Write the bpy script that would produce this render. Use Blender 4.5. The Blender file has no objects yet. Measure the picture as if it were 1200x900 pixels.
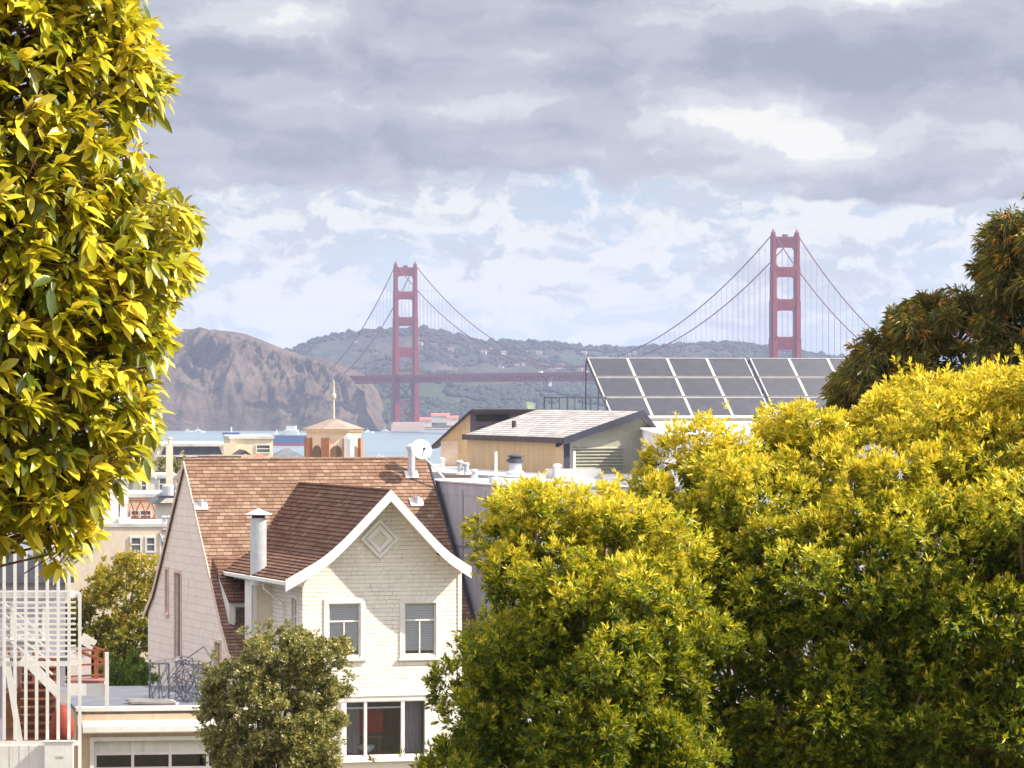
import bpy, math, random
import numpy as np
from mathutils import Matrix, Vector
random.seed(7); rng = np.random.default_rng(7)
SC = bpy.context.scene; COL = SC.collection
R = math.radians
F = 5093.0; CZ = 59.0            # focal length in reference pixels, eye height above the bay in metres

# ------------------------------------------------------------------ camera, sky, sun, exposure
cd = bpy.data.cameras.new('camera'); cam = bpy.data.objects.new('camera', cd); COL.objects.link(cam)
cam.location = (0, 0, CZ); cam.rotation_euler = (R(90), 0, 0)
cd.sensor_fit = 'HORIZONTAL'; cd.sensor_width = 36; cd.lens = 36 * F / 1200
cd.shift_y = 4 / 1200; cd.clip_start = 0.5; cd.clip_end = 60000
SC.camera = cam
SUN_AZ = R(97.0); SUN_EL = R(42.0)          # azimuth measured from +Y (view direction) towards +X
sd = bpy.data.lights.new('sun', 'SUN'); sd.energy = 4.9; sd.angle = R(0.5); sd.color = (1.0, 0.91, 0.74)
so = bpy.data.objects.new('sun', sd); COL.objects.link(so)
sv = Vector((math.sin(SUN_AZ) * math.cos(SUN_EL), math.cos(SUN_AZ) * math.cos(SUN_EL), math.sin(SUN_EL)))
so.rotation_euler = (-sv).to_track_quat('-Z', 'Y').to_euler(); so.location = (60, 100, 120)
vs = SC.view_settings; vs.view_transform = 'Standard'; vs.look = 'None'; vs.gamma = 1; vs.use_curve_mapping = False
vs.exposure = 0.86
SC.cycles.max_bounces = 8; SC.cycles.diffuse_bounces = 3; SC.cycles.transparent_max_bounces = 12; SC.cycles.volume_bounces = 1

class NT:                                  # small node-tree helper
    def __init__(s, tree):
        s.t = tree; s.n = tree.nodes; s.l = tree.links
    def node(s, typ, **kw):
        o = s.n.new(typ)
        for k, v in kw.items(): setattr(o, k, v)
        return o
    def put(s, sock, v):
        if v is None: return
        if hasattr(v, 'is_output') or isinstance(v, bpy.types.NodeSocket): s.l.new(v, sock)
        else:
            if isinstance(v, tuple) and len(v) == 3 and sock.type == 'RGBA': v = v + (1,)
            sock.default_value = v
    def m(s, op, a, b=None, c=None, clamp=False):
        o = s.node('ShaderNodeMath', operation=op, use_clamp=clamp)
        for i, v in enumerate((a, b, c)): s.put(o.inputs[i], v)
        return o.outputs[0]
    def mix(s, f, a, b, typ='MIX'):
        o = s.node('ShaderNodeMix', data_type='RGBA', blend_type=typ)
        s.put(o.inputs[0], f); s.put(o.inputs[6], a); s.put(o.inputs[7], b); return o.outputs[2]
    def comb(s, x, y, z=0.0):
        o = s.node('ShaderNodeCombineXYZ')
        for i, v in enumerate((x, y, z)): s.put(o.inputs[i], v)
        return o.outputs[0]
    def sep(s, v):
        o = s.node('ShaderNodeSeparateXYZ'); s.put(o.inputs[0], v); return o.outputs
    def noise(s, vec, scale, detail=4, rough=0.55, dist=0.0):
        o = s.node('ShaderNodeTexNoise'); s.put(o.inputs['Vector'], vec); o.inputs['Scale'].default_value = scale
        o.inputs['Detail'].default_value = detail; o.inputs['Roughness'].default_value = rough; o.inputs['Distortion'].default_value = dist
        return o.outputs[0]
    def step(s, v, a, b):                  # smooth 0..1 between a and b
        o = s.node('ShaderNodeMapRange', interpolation_type='SMOOTHSTEP'); s.put(o.inputs[0], v)
        o.inputs[1].default_value = a; o.inputs[2].default_value = b; return o.outputs[0]
    def scale(s, v, xyz):
        o = s.node('ShaderNodeVectorMath', operation='MULTIPLY'); s.put(o.inputs[0], v); o.inputs[1].default_value = xyz; return o.outputs[0]

def srgb(r, g, b):
    f = lambda c: (c / 255 / 12.92) if c / 255 <= 0.04045 else ((c / 255 + 0.055) / 1.055) ** 2.4
    return (f(r), f(g), f(b))

world = bpy.data.worlds.new('World'); SC.world = world; world.use_nodes = True
w = NT(world.node_tree); w.n.clear()
sky = w.node('ShaderNodeTexSky', sky_type='NISHITA'); sky.sun_disc = False; sky.sun_elevation = SUN_EL; sky.sun_rotation = SUN_AZ
sky.altitude = 60; sky.air_density = 1.0; sky.dust_density = 0.6; sky.ozone_density = 1.2
dirv = w.node('ShaderNodeTexCoord').outputs['Generated']
dx, dy, dz = w.sep(dirv)
U = w.m('MULTIPLY_ADD', w.m('ARCTAN2', dx, dy), 50.93, 6.0)        # hundredths of a degree-like units: azimuth
V = w.m('MULTIPLY', w.m('ARCSINE', dz), 50.93)                     # and elevation
warp = w.noise(w.comb(U, V, 3.1), 0.7, 5, 0.6)
warp2 = w.noise(w.comb(U, V, 9.7), 0.9, 5, 0.6)
Uw = w.m('ADD', U, w.m('MULTIPLY', w.m('SUBTRACT', warp, 0.5), 2.2))
Vw = w.m('ADD', V, w.m('MULTIPLY', w.m('SUBTRACT', warp2, 0.5), 0.62))
def blob(u0, v0, a, b, s=1.0):
    x = w.m('DIVIDE', w.m('SUBTRACT', Uw, u0), a); y = w.m('DIVIDE', w.m('SUBTRACT', Vw, v0), b)
    e = w.m('ADD', w.m('MULTIPLY', x, x), w.m('MULTIPLY', y, y))
    return w.m('MULTIPLY', w.m('POWER', 2.718, w.m('MULTIPLY', e, -1.0)), s)
def total(items):
    t = items[0]
    for i in items[1:]: t = w.m('ADD', t, i)
    return t
fine = w.noise(w.comb(w.m('MULTIPLY', Uw, 0.8), w.m('MULTIPLY', Vw, 1.7), 1.0), 0.85, 7, 0.55)
fine2 = w.noise(w.comb(w.m('MULTIPLY', Uw, 0.6), w.m('MULTIPLY', Vw, 2.2), 5.0), 1.3, 6, 0.52)
puff = w.noise(w.comb(w.m('MULTIPLY', Uw, 1.0), w.m('MULTIPLY', Vw, 1.9), 8.0), 2.3, 8, 0.56)
# thin bright layer low in the sky
lowc = w.step(total([w.m('MULTIPLY', puff, 1.0), blob(5.4, .95, 2.6, .35, .10), blob(6.9, 1.65, 1.1, .30, .12), blob(3.3, 1.1, 1.2, .25, .11), blob(9.9, 1.95, .8, .30, .14), blob(6.0, 1.9, 5.0, .25, .03), blob(3.2, 1.95, 1.4, .3, .09),
                     blob(5.9, 1.2, .5, .25, .12)]), 0.46, 0.64)
sky_low = w.mix(w.step(V, 0.2, 3.2), srgb(218, 228, 238), srgb(188, 204, 228))
thin = w.mix(w.step(fine2, .36, .62), sky_low, srgb(204, 209, 220))
thin = w.mix(w.m('MULTIPLY', lowc, .95), thin, srgb(242, 242, 243))
# grey overcast deck above
deckm = w.step(w.m('ADD', Vw, total([w.m('MULTIPLY', w.m('SUBTRACT', fine, .5), 1.0), blob(1.0, 2.3, 2.0, .5, .15), blob(11.2, 2.4, 1.6, .35, .9), blob(4.0, 2.3, 2.2, .3, .1)])), 2.40, 2.58)
dk = total([fine, w.m('MULTIPLY', w.m('SUBTRACT', fine2, .5), .5), blob(3.0, 4.3, 1.1, .35, .24), blob(8.6, 3.0, 1.5, .32, .30), blob(9.5, 2.80, .75, .30, .30), blob(11.2, 2.85, 1.3, .25, .26), blob(7.4, 2.75, 1.0, .12, .12), blob(5.0, 3.35, 1.2, .25, .14), blob(7.7, 3.75, .35, .25, .18),
            blob(10.3, 4.55, 1.6, .2, .28), blob(7.0, 3.6, 1.6, .4, -.02), blob(3.1, 3.0, 2.0, .5, -.06), blob(10.7, 3.6, 1.6, .35, -.10), blob(6.2, 4.6, 1.8, .3, .08)])
deckc = w.mix(w.step(dk, .30, .62), srgb(162, 165, 183), srgb(192, 194, 207))
deckc = w.mix(w.step(dk, .60, .76), deckc, srgb(216, 218, 226))
deckc = w.mix(w.step(dk, .78, .96), deckc, srgb(252, 249, 244))
clouds = w.mix(w.step(V, 7.0, 22.0), w.mix(deckm, thin, deckc), (.66, .62, .58))  # high clouds, out of view, warmed to lift the fill light
bg1 = w.node('ShaderNodeBackground'); w.put(bg1.inputs[0], sky.outputs[0]); bg1.inputs[1].default_value = 0.09
bg2 = w.node('ShaderNodeBackground'); w.put(bg2.inputs[0], clouds); w.put(bg2.inputs[1], w.m('MULTIPLY_ADD', w.step(V, 7.0, 22.0), 1.55, 0.555))  # unseen upper sky made brighter to add fill in the shade
# open blue holes higher up, unbroken thin cloud near the horizon
cover = w.m('SUBTRACT', 1.0, w.m('MULTIPLY', w.step(V, 8.0, 20.0), w.step(w.noise(dirv, 2.5, 4), .42, .62)))
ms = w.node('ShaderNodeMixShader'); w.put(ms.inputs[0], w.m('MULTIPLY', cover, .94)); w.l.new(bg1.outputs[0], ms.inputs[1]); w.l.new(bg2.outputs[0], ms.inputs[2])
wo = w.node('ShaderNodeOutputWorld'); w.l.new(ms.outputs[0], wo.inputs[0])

# ------------------------------------------------------------------ object helpers
MATW = {}
def tag(o, label=None, cat=None, group=None, kind=None):
    if label: o['label'] = label
    if cat: o['category'] = cat
    if group: o['group'] = group
    if kind: o['kind'] = kind
    return o
def thing(name, loc, rz=0, label=None, cat=None, group=None):
    o = bpy.data.objects.new(name, None); COL.objects.link(o); o.empty_display_size = .3
    o.location = loc; o.rotation_euler = (0, 0, rz)
    MATW[o.name] = Matrix.Translation(Vector(loc)) @ Matrix.Rotation(rz, 4, 'Z')
    return tag(o, label, cat, group)
class Fr:                                  # a local frame: x along a facade, y going back, z up
    def __init__(s, o, deg=0.0):
        s.o = Vector(o); a = R(deg); s.deg = deg
        s.x = Vector((math.cos(a), math.sin(a), 0)); s.y = Vector((-math.sin(a), math.cos(a), 0)); s.z = Vector((0, 0, 1))
    def __call__(s, x, y, z): return s.o + s.x * x + s.y * y + s.z * z
    def sub(s, x, y, z, deg=0.0): return Fr(s(x, y, z), s.deg + deg)
WF = Fr((0, 0, 0))
def P(px, py, D): return Vector(((px - 600) / F * D, D, CZ - (py - 454) / F * D))
class MB:
    def __init__(s): s.v = []; s.f = []; s.uv = {}; s.smooth = False
    def add(s, pts, faces, uvs=None):
        b = len(s.v); s.v += [Vector(p) for p in pts]
        for i, fc in enumerate(faces):
            if uvs and uvs[i] is not None: s.uv[len(s.f)] = uvs[i]
            s.f.append(tuple(b + j for j in fc))
        return s
    def quad(s, a, b, c, d, uv=None): return s.add([a, b, c, d], [(0, 1, 2, 3)], [uv] if uv else None)
    def box(s, fr, x0, x1, y0, y1, z0, z1):
        p = [fr(x, y, z) for z in (z0, z1) for y in (y0, y1) for x in (x0, x1)]
        return s.add(p, [(0, 2, 3, 1), (4, 5, 7, 6), (0, 1, 5, 4), (2, 6, 7, 3), (0, 4, 6, 2), (1, 3, 7, 5)])
    def prism(s, bottom, ext):              # closed polygon + extrusion vector
        n = len(bottom); ext = Vector(ext); top = [Vector(p) + ext for p in bottom]
        fs = [tuple(range(n))[::-1], tuple(range(n, 2 * n))] + [(i, (i + 1) % n, n + (i + 1) % n, n + i) for i in range(n)]
        return s.add([Vector(p) for p in bottom] + top, fs)
    def pxz(s, fr, poly, y0, y1): return s.prism([fr(x, y0, z) for x, z in poly], fr.y * (y1 - y0))
    def pyz(s, fr, poly, x0, x1): return s.prism([fr(x0, y, z) for y, z in poly], fr.x * (x1 - x0))
    def tube(s, pts, r, n=6, cap=True):
        pts = [Vector(p) for p in pts]; rs = r if isinstance(r, (list, tuple)) else [r] * len(pts)
        b = len(s.v); prev = None
        for i, p in enumerate(pts):
            d = (pts[min(i + 1, len(pts) - 1)] - pts[max(i - 1, 0)]).normalized()
            a = d.orthogonal().normalized() if prev is None else (prev - d * prev.dot(d)).normalized(); prev = a
            c = d.cross(a)
            for k in range(n):
                t = 2 * math.pi * k / n; s.v.append(p + (a * math.cos(t) + c * math.sin(t)) * rs[i])
        for i in range(len(pts) - 1):
            for k in range(n):
                k2 = (k + 1) % n; s.f.append((b + i * n + k, b + i * n + k2, b + (i + 1) * n + k2, b + (i + 1) * n + k))
        if cap:
            s.f.append(tuple(b + k for k in range(n))[::-1]); s.f.append(tuple(b + (len(pts) - 1) * n + k for k in range(n)))
        return s
    def lathe(s, base, prof, n=20, ax=None):
        base = Vector(base); b = len(s.v)
        z = Vector(ax or (0, 0, 1)).normalized(); a = z.orthogonal().normalized(); c = z.cross(a)
        for r, h in prof:
            for k in range(n):
                t = 2 * math.pi * k / n; s.v.append(base + z * h + (a * math.cos(t) + c * math.sin(t)) * r)
        for i in range(len(prof) - 1):
            for k in range(n):
                k2 = (k + 1) % n; s.f.append((b + i * n + k, b + i * n + k2, b + (i + 1) * n + k2, b + (i + 1) * n + k))
        s.f.append(tuple(b + k for k in range(n))[::-1]); s.f.append(tuple(b + (len(prof) - 1) * n + k for k in range(n)))
        return s
    def build(s, name, mat, parent=None, smooth=False, bevel=0.0):
        me = bpy.data.meshes.new(name)
        inv = None; vv = s.v
        if parent is not None:
            root = parent
            while root.parent: root = root.parent
            inv = MATW[root.name].inverted() if root.name in MATW else None
        vl = [tuple(inv @ p) for p in vv] if inv else [tuple(p) for p in vv]
        me.from_pydata(vl, [], s.f)
        uvl = me.uv_layers.new(name='UVMap').data
        Z = Vector((0, 0, 1))
        for i, pl in enumerate(me.polygons):
            if i in s.uv:
                for k, li in enumerate(pl.loop_indices): uvl[li].uv = s.uv[i][k]
                continue
            n = pl.normal; t = Z.cross(n)
            t = t.normalized() if t.length > 1e-3 else Vector((1, 0, 0)); bb = n.cross(t)
            for li in pl.loop_indices:
                co = me.vertices[me.loops[li].vertex_index].co; uvl[li].uv = (co.dot(t), co.dot(bb))
        if smooth:
            for pl in me.polygons: pl.use_smooth = True
        me.materials.append(mat); o = bpy.data.objects.new(name, me); COL.objects.link(o)
        if parent is not None: o.parent = parent
        if bevel:
            bv = o.modifiers.new('bevel', 'BEVEL'); bv.width = bevel; bv.segments = 2; bv.limit_method = 'ANGLE'; bv.angle_limit = R(50)
        return o
def dup(root, loc, rz=None, **kw):
    r = root.copy(); COL.objects.link(r); r.location = loc
    if rz is not None: r.rotation_euler = (0, 0, rz)
    for ch in list(root.children):
        c = ch.copy(); COL.objects.link(c); c.parent = r
        for g in ch.children:
            d = g.copy(); COL.objects.link(d); d.parent = c
    return tag(r, **kw)

# ------------------------------------------------------------------ materials
MC = {}
def surf(name, col, col2=None, rough=.7, scale=2.0, amt=.5, bump=.0, bscale=30.0, metal=0.0, streak=False, spec=.4, coord='Object', grime=0.0):
    if name in MC: return MC[name]
    m = bpy.data.materials.new(name); m.use_nodes = True; t = NT(m.node_tree); b = t.n['Principled BSDF']
    co = t.node('ShaderNodeTexCoord').outputs[coord]
    c2 = col2 or tuple(c * .8 for c in col)
    v = t.scale(co, (1, 1, .18)) if streak else co
    n1 = t.noise(v, scale, 6, .62)
    c = t.mix(t.m('MULTIPLY', t.step(n1, .33, .67), amt * 2 if amt < .5 else 1.0), col, c2)
    n2 = t.noise(t.scale(co, (1, 1, .35)), scale * 6.3, 5, .7)
    c = t.mix(t.m('MULTIPLY', t.step(n2, .45, .8), .35), c, tuple(x * .72 for x in c2))
    if grime:
        g = t.noise(t.scale(co, (1.0, 1.0, .10)), 5.0, 5, .7)
        c = t.mix(t.m('MULTIPLY', t.step(g, .52, .75), grime), c, (.20, .15, .11))
    t.put(b.inputs['Base Color'], c); b.inputs['Roughness'].default_value = rough; b.inputs['Metallic'].default_value = metal
    b.inputs['Specular IOR Level'].default_value = spec
    if bump:
        bp = t.node('ShaderNodeBump'); bp.inputs['Strength'].default_value = bump; bp.inputs['Distance'].default_value = .02
        t.put(bp.inputs['Height'], t.noise(co, bscale, 5, .6)); t.l.new(bp.outputs[0], b.inputs['Normal'])
    MC[name] = m; return m
def shingle(name, c1, c2, c3, wdt=.30, joint=.06):
    """roof shingles: one random tone per shingle; UV = (metres along the course, course number)"""
    m = bpy.data.materials.new(name); m.use_nodes = True; t = NT(m.node_tree); b = t.n['Principled BSDF']
    u, v, _ = t.sep(t.node('ShaderNodeUVMap').outputs[0])
    row = t.m('FLOOR', v)
    rr = t.node('ShaderNodeTexWhiteNoise', noise_dimensions='1D'); t.put(rr.inputs['W'], row)
    uu = t.m('ADD', t.m('DIVIDE', u, wdt), t.m('MULTIPLY', rr.outputs[0], 7.0))
    uu = t.m('ADD', uu, t.m('MULTIPLY', t.noise(t.comb(uu, t.m('MULTIPLY', row, 3.3)), .8, 1), .8))
    cell = t.m('FLOOR', uu)
    wn = t.node('ShaderNodeTexWhiteNoise', noise_dimensions='2D'); t.put(wn.inputs['Vector'], t.comb(cell, row))
    big = t.noise(t.comb(u, t.m('MULTIPLY', v, .2)), .55, 4, .6)
    k = t.m('ADD', t.m('MULTIPLY', wn.outputs[0], .75), t.m('MULTIPLY', big, .35))
    c = t.mix(t.step(k, .15, .6), c1, c2); c = t.mix(t.step(k, .62, 1.0), c, c3)
    fr = t.m('FRACT', uu); c = t.mix(t.m('LESS_THAN', fr, joint), c, tuple(x * .45 for x in c1))
    low = t.step(t.m('FRACT', v), .16, .02)
    c = t.mix(t.m('MULTIPLY', low, .55), c, tuple(x * .5 for x in c1))
    gr = t.noise(t.comb(u, t.m('MULTIPLY', v, .2)), 60, 3)
    c = t.mix(t.m('MULTIPLY', t.step(gr, .45, .7), .25), c, tuple(x * .6 for x in c2))
    t.put(b.inputs['Base Color'], c); b.inputs['Roughness'].default_value = .9; b.inputs['Specular IOR Level'].default_value = .2
    return m
def siding(name, col, dark, row=.125, wdt=.2, mort=.012, var=.08, stain=(.30, .2, .12), stainamt=.2, depth=.014):
    m = bpy.data.materials.new(name); m.use_nodes = True; t = NT(m.node_tree); b = t.n['Principled BSDF']
    uv = t.node('ShaderNodeUVMap').outputs[0]; u, v, _ = t.sep(uv)
    wob = t.m('MULTIPLY', t.m('SUBTRACT', t.noise(t.comb(u, t.m('MULTIPLY', v, 3)), 3.0, 2), .5), .03)
    vr = t.m('DIVIDE', t.m('ADD', v, wob), row); r_ = t.m('FLOOR', vr); fv = t.m('FRACT', vr)
    rr = t.node('ShaderNodeTexWhiteNoise', noise_dimensions='1D'); t.put(rr.inputs['W'], r_)
    uu = t.m('ADD', t.m('DIVIDE', u, wdt), t.m('MULTIPLY', rr.outputs[0], 5.0))
    uu = t.m('ADD', uu, t.m('MULTIPLY', t.noise(t.comb(uu, t.m('MULTIPLY', r_, 2.7)), .9, 1), 1.2))
    cell = t.m('FLOOR', uu); fu = t.m('FRACT', uu)
    wn = t.node('ShaderNodeTexWhiteNoise', noise_dimensions='2D'); t.put(wn.inputs['Vector'], t.comb(cell, r_))
    c = t.mix(t.m('MULTIPLY', wn.outputs[0], .9), col, tuple(x * (1 - var * 2) for x in col))
    st = t.noise(t.comb(t.m('MULTIPLY', u, 1.6), t.m('MULTIPLY', v, .5)), 1.3, 6, .7)
    c = t.mix(t.m('MULTIPLY', t.step(st, .5, .75), stainamt), c, stain)
    br = t.noise(t.comb(u, v), 2.2, 4, .6)                              # joints fade in and out with the paint
    jl = t.m('MULTIPLY', t.m('LESS_THAN', fu, .06), t.step(br, .40, .6))
    hl = t.m('MULTIPLY', t.m('LESS_THAN', fv, mort / row * 1.6), t.m('ADD', .45, t.m('MULTIPLY', t.step(br, .35, .65), .5)))
    c = t.mix(t.m('MAXIMUM', t.m('MULTIPLY', jl, .7), hl), c, dark)
    t.put(b.inputs['Base Color'], c); b.inputs['Roughness'].default_value = .75; b.inputs['Specular IOR Level'].default_value = .25
    h = t.m('SUBTRACT', 1.0, fv)
    bp = t.node('ShaderNodeBump'); bp.inputs['Strength'].default_value = .8; bp.inputs['Distance'].default_value = depth
    t.put(bp.inputs['Height'], t.m('ADD', h, t.m('MULTIPLY', wn.outputs[0], .35))); t.l.new(bp.outputs[0], b.inputs['Normal'])
    return m
def glassmat(name, tint=(.97, .98, 1.0), refl=.05):
    m = bpy.data.materials.new(name); m.use_nodes = True; t = NT(m.node_tree); t.n.remove(t.n['Principled BSDF'])
    g = t.node('ShaderNodeBsdfGlossy'); g.inputs['Roughness'].default_value = .03; g.inputs['Color'].default_value = (1, 1, 1, 1)
    tr = t.node('ShaderNodeBsdfTransparent'); tr.inputs['Color'].default_value = tint + (1,)
    fn = t.node('ShaderNodeFresnel'); fn.inputs['IOR'].default_value = 1.5
    mx = t.node('ShaderNodeMixShader'); t.put(mx.inputs[0], t.m('ADD', fn.outputs[0], refl, clamp=True)); t.l.new(tr.outputs[0], mx.inputs[1]); t.l.new(g.outputs[0], mx.inputs[2])
    t.l.new(mx.outputs[0], t.n['Material Output'].inputs[0]); return m
def leafmat(name, old, mid, young, rough=.45, trans=.3, spec=.5, tip=None):
    m = bpy.data.materials.new(name); m.use_nodes = True; t = NT(m.node_tree); b = t.n['Principled BSDF']
    a = t.node('ShaderNodeAttribute'); a.attribute_name = 'tint'; f = a.outputs['Fac']
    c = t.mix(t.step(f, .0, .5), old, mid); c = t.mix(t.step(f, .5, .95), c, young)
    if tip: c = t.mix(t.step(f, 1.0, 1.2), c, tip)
    t.put(b.inputs['Base Color'], c); b.inputs['Roughness'].default_value = rough; b.inputs['Specular IOR Level'].default_value = spec
    tl = t.node('ShaderNodeBsdfTranslucent'); t.put(tl.inputs[0], t.mix(.45, c, (.62, .52, .02)))
    mx = t.node('ShaderNodeMixShader'); mx.inputs[0].default_value = trans
    t.l.new(b.outputs[0], mx.inputs[1]); t.l.new(tl.outputs[0], mx.inputs[2]); t.l.new(mx.outputs[0], t.n['Material Output'].inputs[0]); return m

M = dict(
 white=surf('white_paint', (.80, .77, .74), (.72, .68, .65), scale=2.5, grime=.25),
 whiteclean=surf('white_trim', (.84, .82, .80), (.76, .73, .71), scale=3, grime=.10),
 cream=surf('cream_stucco', (.82, .70, .58), (.74, .62, .50), bump=.3, grime=.12),
 creamlt=surf('pale_stucco', (.80, .72, .56), (.74, .64, .50), bump=.3, grime=.12),
 tan=surf('tan_boards', (.60, .42, .24), (.50, .34, .19), streak=True, scale=5, bump=.3),
 garage=surf('garage_stucco', (.66, .50, .36), (.56, .40, .28), bump=.4, grime=.35),
 grey=surf('grey_stucco', (.50, .51, .58), (.40, .41, .47), streak=True, scale=1.6, bump=.3, grime=.22),
 roofwhite=surf('white_roof_coating', (.74, .73, .74), (.54, .53, .55), scale=.9, grime=.3),
 roofgrey=surf('grey_roof_felt', (.15, .16, .20), (.10, .11, .14), scale=1.2),
 galv=surf('galvanised_steel', (.74, .77, .83), (.62, .65, .71), rough=.40, metal=.45, scale=5),
 steel=surf('weathered_steel', (.12, .13, .17), (.08, .08, .10), rough=.5, metal=.5, scale=9),
 dark=surf('dark_brown_trim', (.085, .065, .07), (.05, .04, .045)),
 bluedark=surf('dark_flashing', (.05, .055, .09), (.04, .04, .06)),
 rust=surf('rust_red_paint', (.40, .13, .06), (.28, .09, .05), scale=5),
 redwood=surf('redwood_steps', (.30, .12, .06), (.20, .08, .045), scale=6),
 brick=surf('orange_brick', (.46, .22, .13), (.36, .16, .10), scale=7, bump=.5),
 olive=surf('olive_stucco', (.42, .42, .34), (.36, .36, .30)),
 bridge=surf('orange_bridge_paint', (.23, .017, .021), (.18, .015, .019), scale=.03, rough=.55),
 concrete=surf('pier_concrete', (.50, .36, .31), (.40, .30, .27), scale=.08),
 bark=surf('bark', (.16, .11, .08), (.09, .06, .045), scale=12, bump=.5),
 barkpale=surf('pale_bark', (.38, .27, .19), (.24, .16, .11), scale=12, bump=.5),
 redtile=surf('red_roof_tile', (.52, .16, .10), (.42, .12, .08), scale=6),
 lav=surf('lavender_boards', (.52, .48, .56), (.46, .42, .50), scale=2),
 blind=surf('blind', (.90, .93, .99), (.86, .90, .98)),
 black=surf('dark_interior', (.03, .03, .035)), red=surf('red_cloth', (.45, .03, .03)),
 wood=surf('brown_wood', (.25, .13, .07), scale=8), orange=surf('orange_red_canvas', (.30, .045, .022), (.20, .03, .02)),
 glass=glassmat('window_glass'), darkglass=glassmat('dark_window_glass', (.93, .94, .97), .0),
 shipblue=surf('ship_hull_blue', (.10, .16, .36), scale=.05), shipred=surf('ship_red', (.55, .06, .07), scale=.05), shipwhite=surf('ship_white', (.8, .8, .8), scale=.05),
 board=surf('aluminium_plank', (.55, .52, .50), (.42, .38, .36), rough=.5, streak=False),
)
M['roof_main'] = shingle('roof_shingle_orange', (.19, .108, .076), (.255, .160, .118), (.335, .228, .17), wdt=.25)
M['roof_wing'] = shingle('roof_shingle_brown_shaded', (.12, .058, .042), (.18, .095, .068), (.24, .14, .10))  # darker than the main roof: shade on the wing slope put into the colour
M['roof_grey'] = shingle('roof_shingle_grey', (.34, .32, .33), (.46, .43, .44), (.60, .56, .54), wdt=.35)
M['sid_white'] = siding('white_shingle_siding', (.86, .82, .76), (.38, .32, .27), row=.125, wdt=.19, mort=.010, var=.055, stainamt=.13, depth=.010)
M['sid_pink'] = siding('pink_shingle_siding', (.92, .79, .73), (.58, .48, .48), row=.25, wdt=.6, mort=.010, var=.03, stain=(.62, .44, .36), stainamt=.25)

# ------------------------------------------------------------------ numpy noise
def vnoise(x, y, seed=0):
    xi = np.floor(x).astype(np.int64); yi = np.floor(y).astype(np.int64); xf = x - xi; yf = y - yi
    def h(a, b):
        n = (a * 374761393 + b * 668265263 + seed * 974634777) & 0x7fffffff
        n = ((n ^ (n >> 13)) * 1274126177) & 0x7fffffff
        return ((n ^ (n >> 16)) & 0xffff) / 65535.0
    sx = xf * xf * (3 - 2 * xf); sy = yf * yf * (3 - 2 * yf)
    return (h(xi, yi) * (1 - sx) + h(xi + 1, yi) * sx) * (1 - sy) + (h(xi, yi + 1) * (1 - sx) + h(xi + 1, yi + 1) * sx) * sy
def fbm(x, y, o=5, seed=0, ridged=False):
    t = 0; a = 1; n = 0
    for i in range(o):
        v = vnoise(x * 2 ** i + 17.3 * i, y * 2 ** i + 5.1 * i, seed + i)
        if ridged: v = 1 - abs(2 * v - 1)
        t = t + v * a; n += a; a *= .52
    return t / n
def gridmesh(name, X, Y, Z, mat, smooth=True, attr=None):
    ny, nx = X.shape; v = np.stack([X, Y, Z], -1).reshape(-1, 3).astype(np.float32)
    i = np.arange((ny - 1) * (nx - 1)); r, c = i // (nx - 1), i % (nx - 1); a = r * nx + c
    f = np.stack([a, a + 1, a + nx + 1, a + nx], -1).astype(np.int32)
    me = bpy.data.meshes.new(name); me.vertices.add(len(v)); me.vertices.foreach_set('co', v.ravel())
    me.loops.add(f.size); me.loops.foreach_set('vertex_index', f.ravel()); me.polygons.add(len(f))
    me.polygons.foreach_set('loop_start', np.arange(0, f.size, 4, dtype=np.int32)); me.polygons.foreach_set('use_smooth', np.full(len(f), smooth))
    me.update(calc_edges=True)
    if attr is not None:
        at = me.attributes.new('mask', 'FLOAT', 'POINT'); at.data.foreach_set('value', attr.ravel().astype(np.float32))
    me.materials.append(mat); o = bpy.data.objects.new(name, me); COL.objects.link(o); return o

# ------------------------------------------------------------------ setting: ground, bay, hills
def ground_z(x, y):
    return np.interp(y, [-300, 0, 110, 128, 300, 700, 1500, 3000, 3400], [60, 57.3, 47.2, 45.8, 33, 14, 3, 1.5, -1.0]) + 0 * x
gy = np.concatenate([np.linspace(-300, 400, 90), np.linspace(420, 3400, 60)]); gx = np.linspace(-1500, 1500, 80)
GX, GY = np.meshgrid(gx, gy); GZ = ground_z(GX, GY) - .3 + .25 * fbm(GX / 9, GY / 9, 3, 4)
mg = surf('ground_soil', (.10, .11, .05), (.16, .13, .09), scale=.4, rough=.95)
tag(gridmesh('ground', GX, GY, GZ, mg), kind='structure')
mw = bpy.data.materials.new('bay_water'); mw.use_nodes = True; t = NT(mw.node_tree); b = t.n['Principled BSDF']
oc = t.node('ShaderNodeTexCoord').outputs['Object']
band = t.noise(t.scale(oc, (.0012, .006, 1)), 1.0, 5, .6)
t.put(b.inputs['Base Color'], t.mix(t.step(band, .35, .65), (.11, .17, .21), (.17, .23, .27)))
b.inputs['Roughness'].default_value = .32; b.inputs['IOR'].default_value = 1.33
bp = t.node('ShaderNodeBump'); bp.inputs['Strength'].default_value = 1.0; bp.inputs['Distance'].default_value = 1.2
t.put(bp.inputs['Height'], t.noise(t.scale(oc, (.03, .05, 1)), 1.0, 6, .62)); t.l.new(bp.outputs[0], b.inputs['Normal'])
tag(MB().quad((-9000, 3000, 0), (9000, 3000, 0), (9000, 15000, 0), (-9000, 15000, 0)).build('bay_water', mw), kind='structure')

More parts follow.
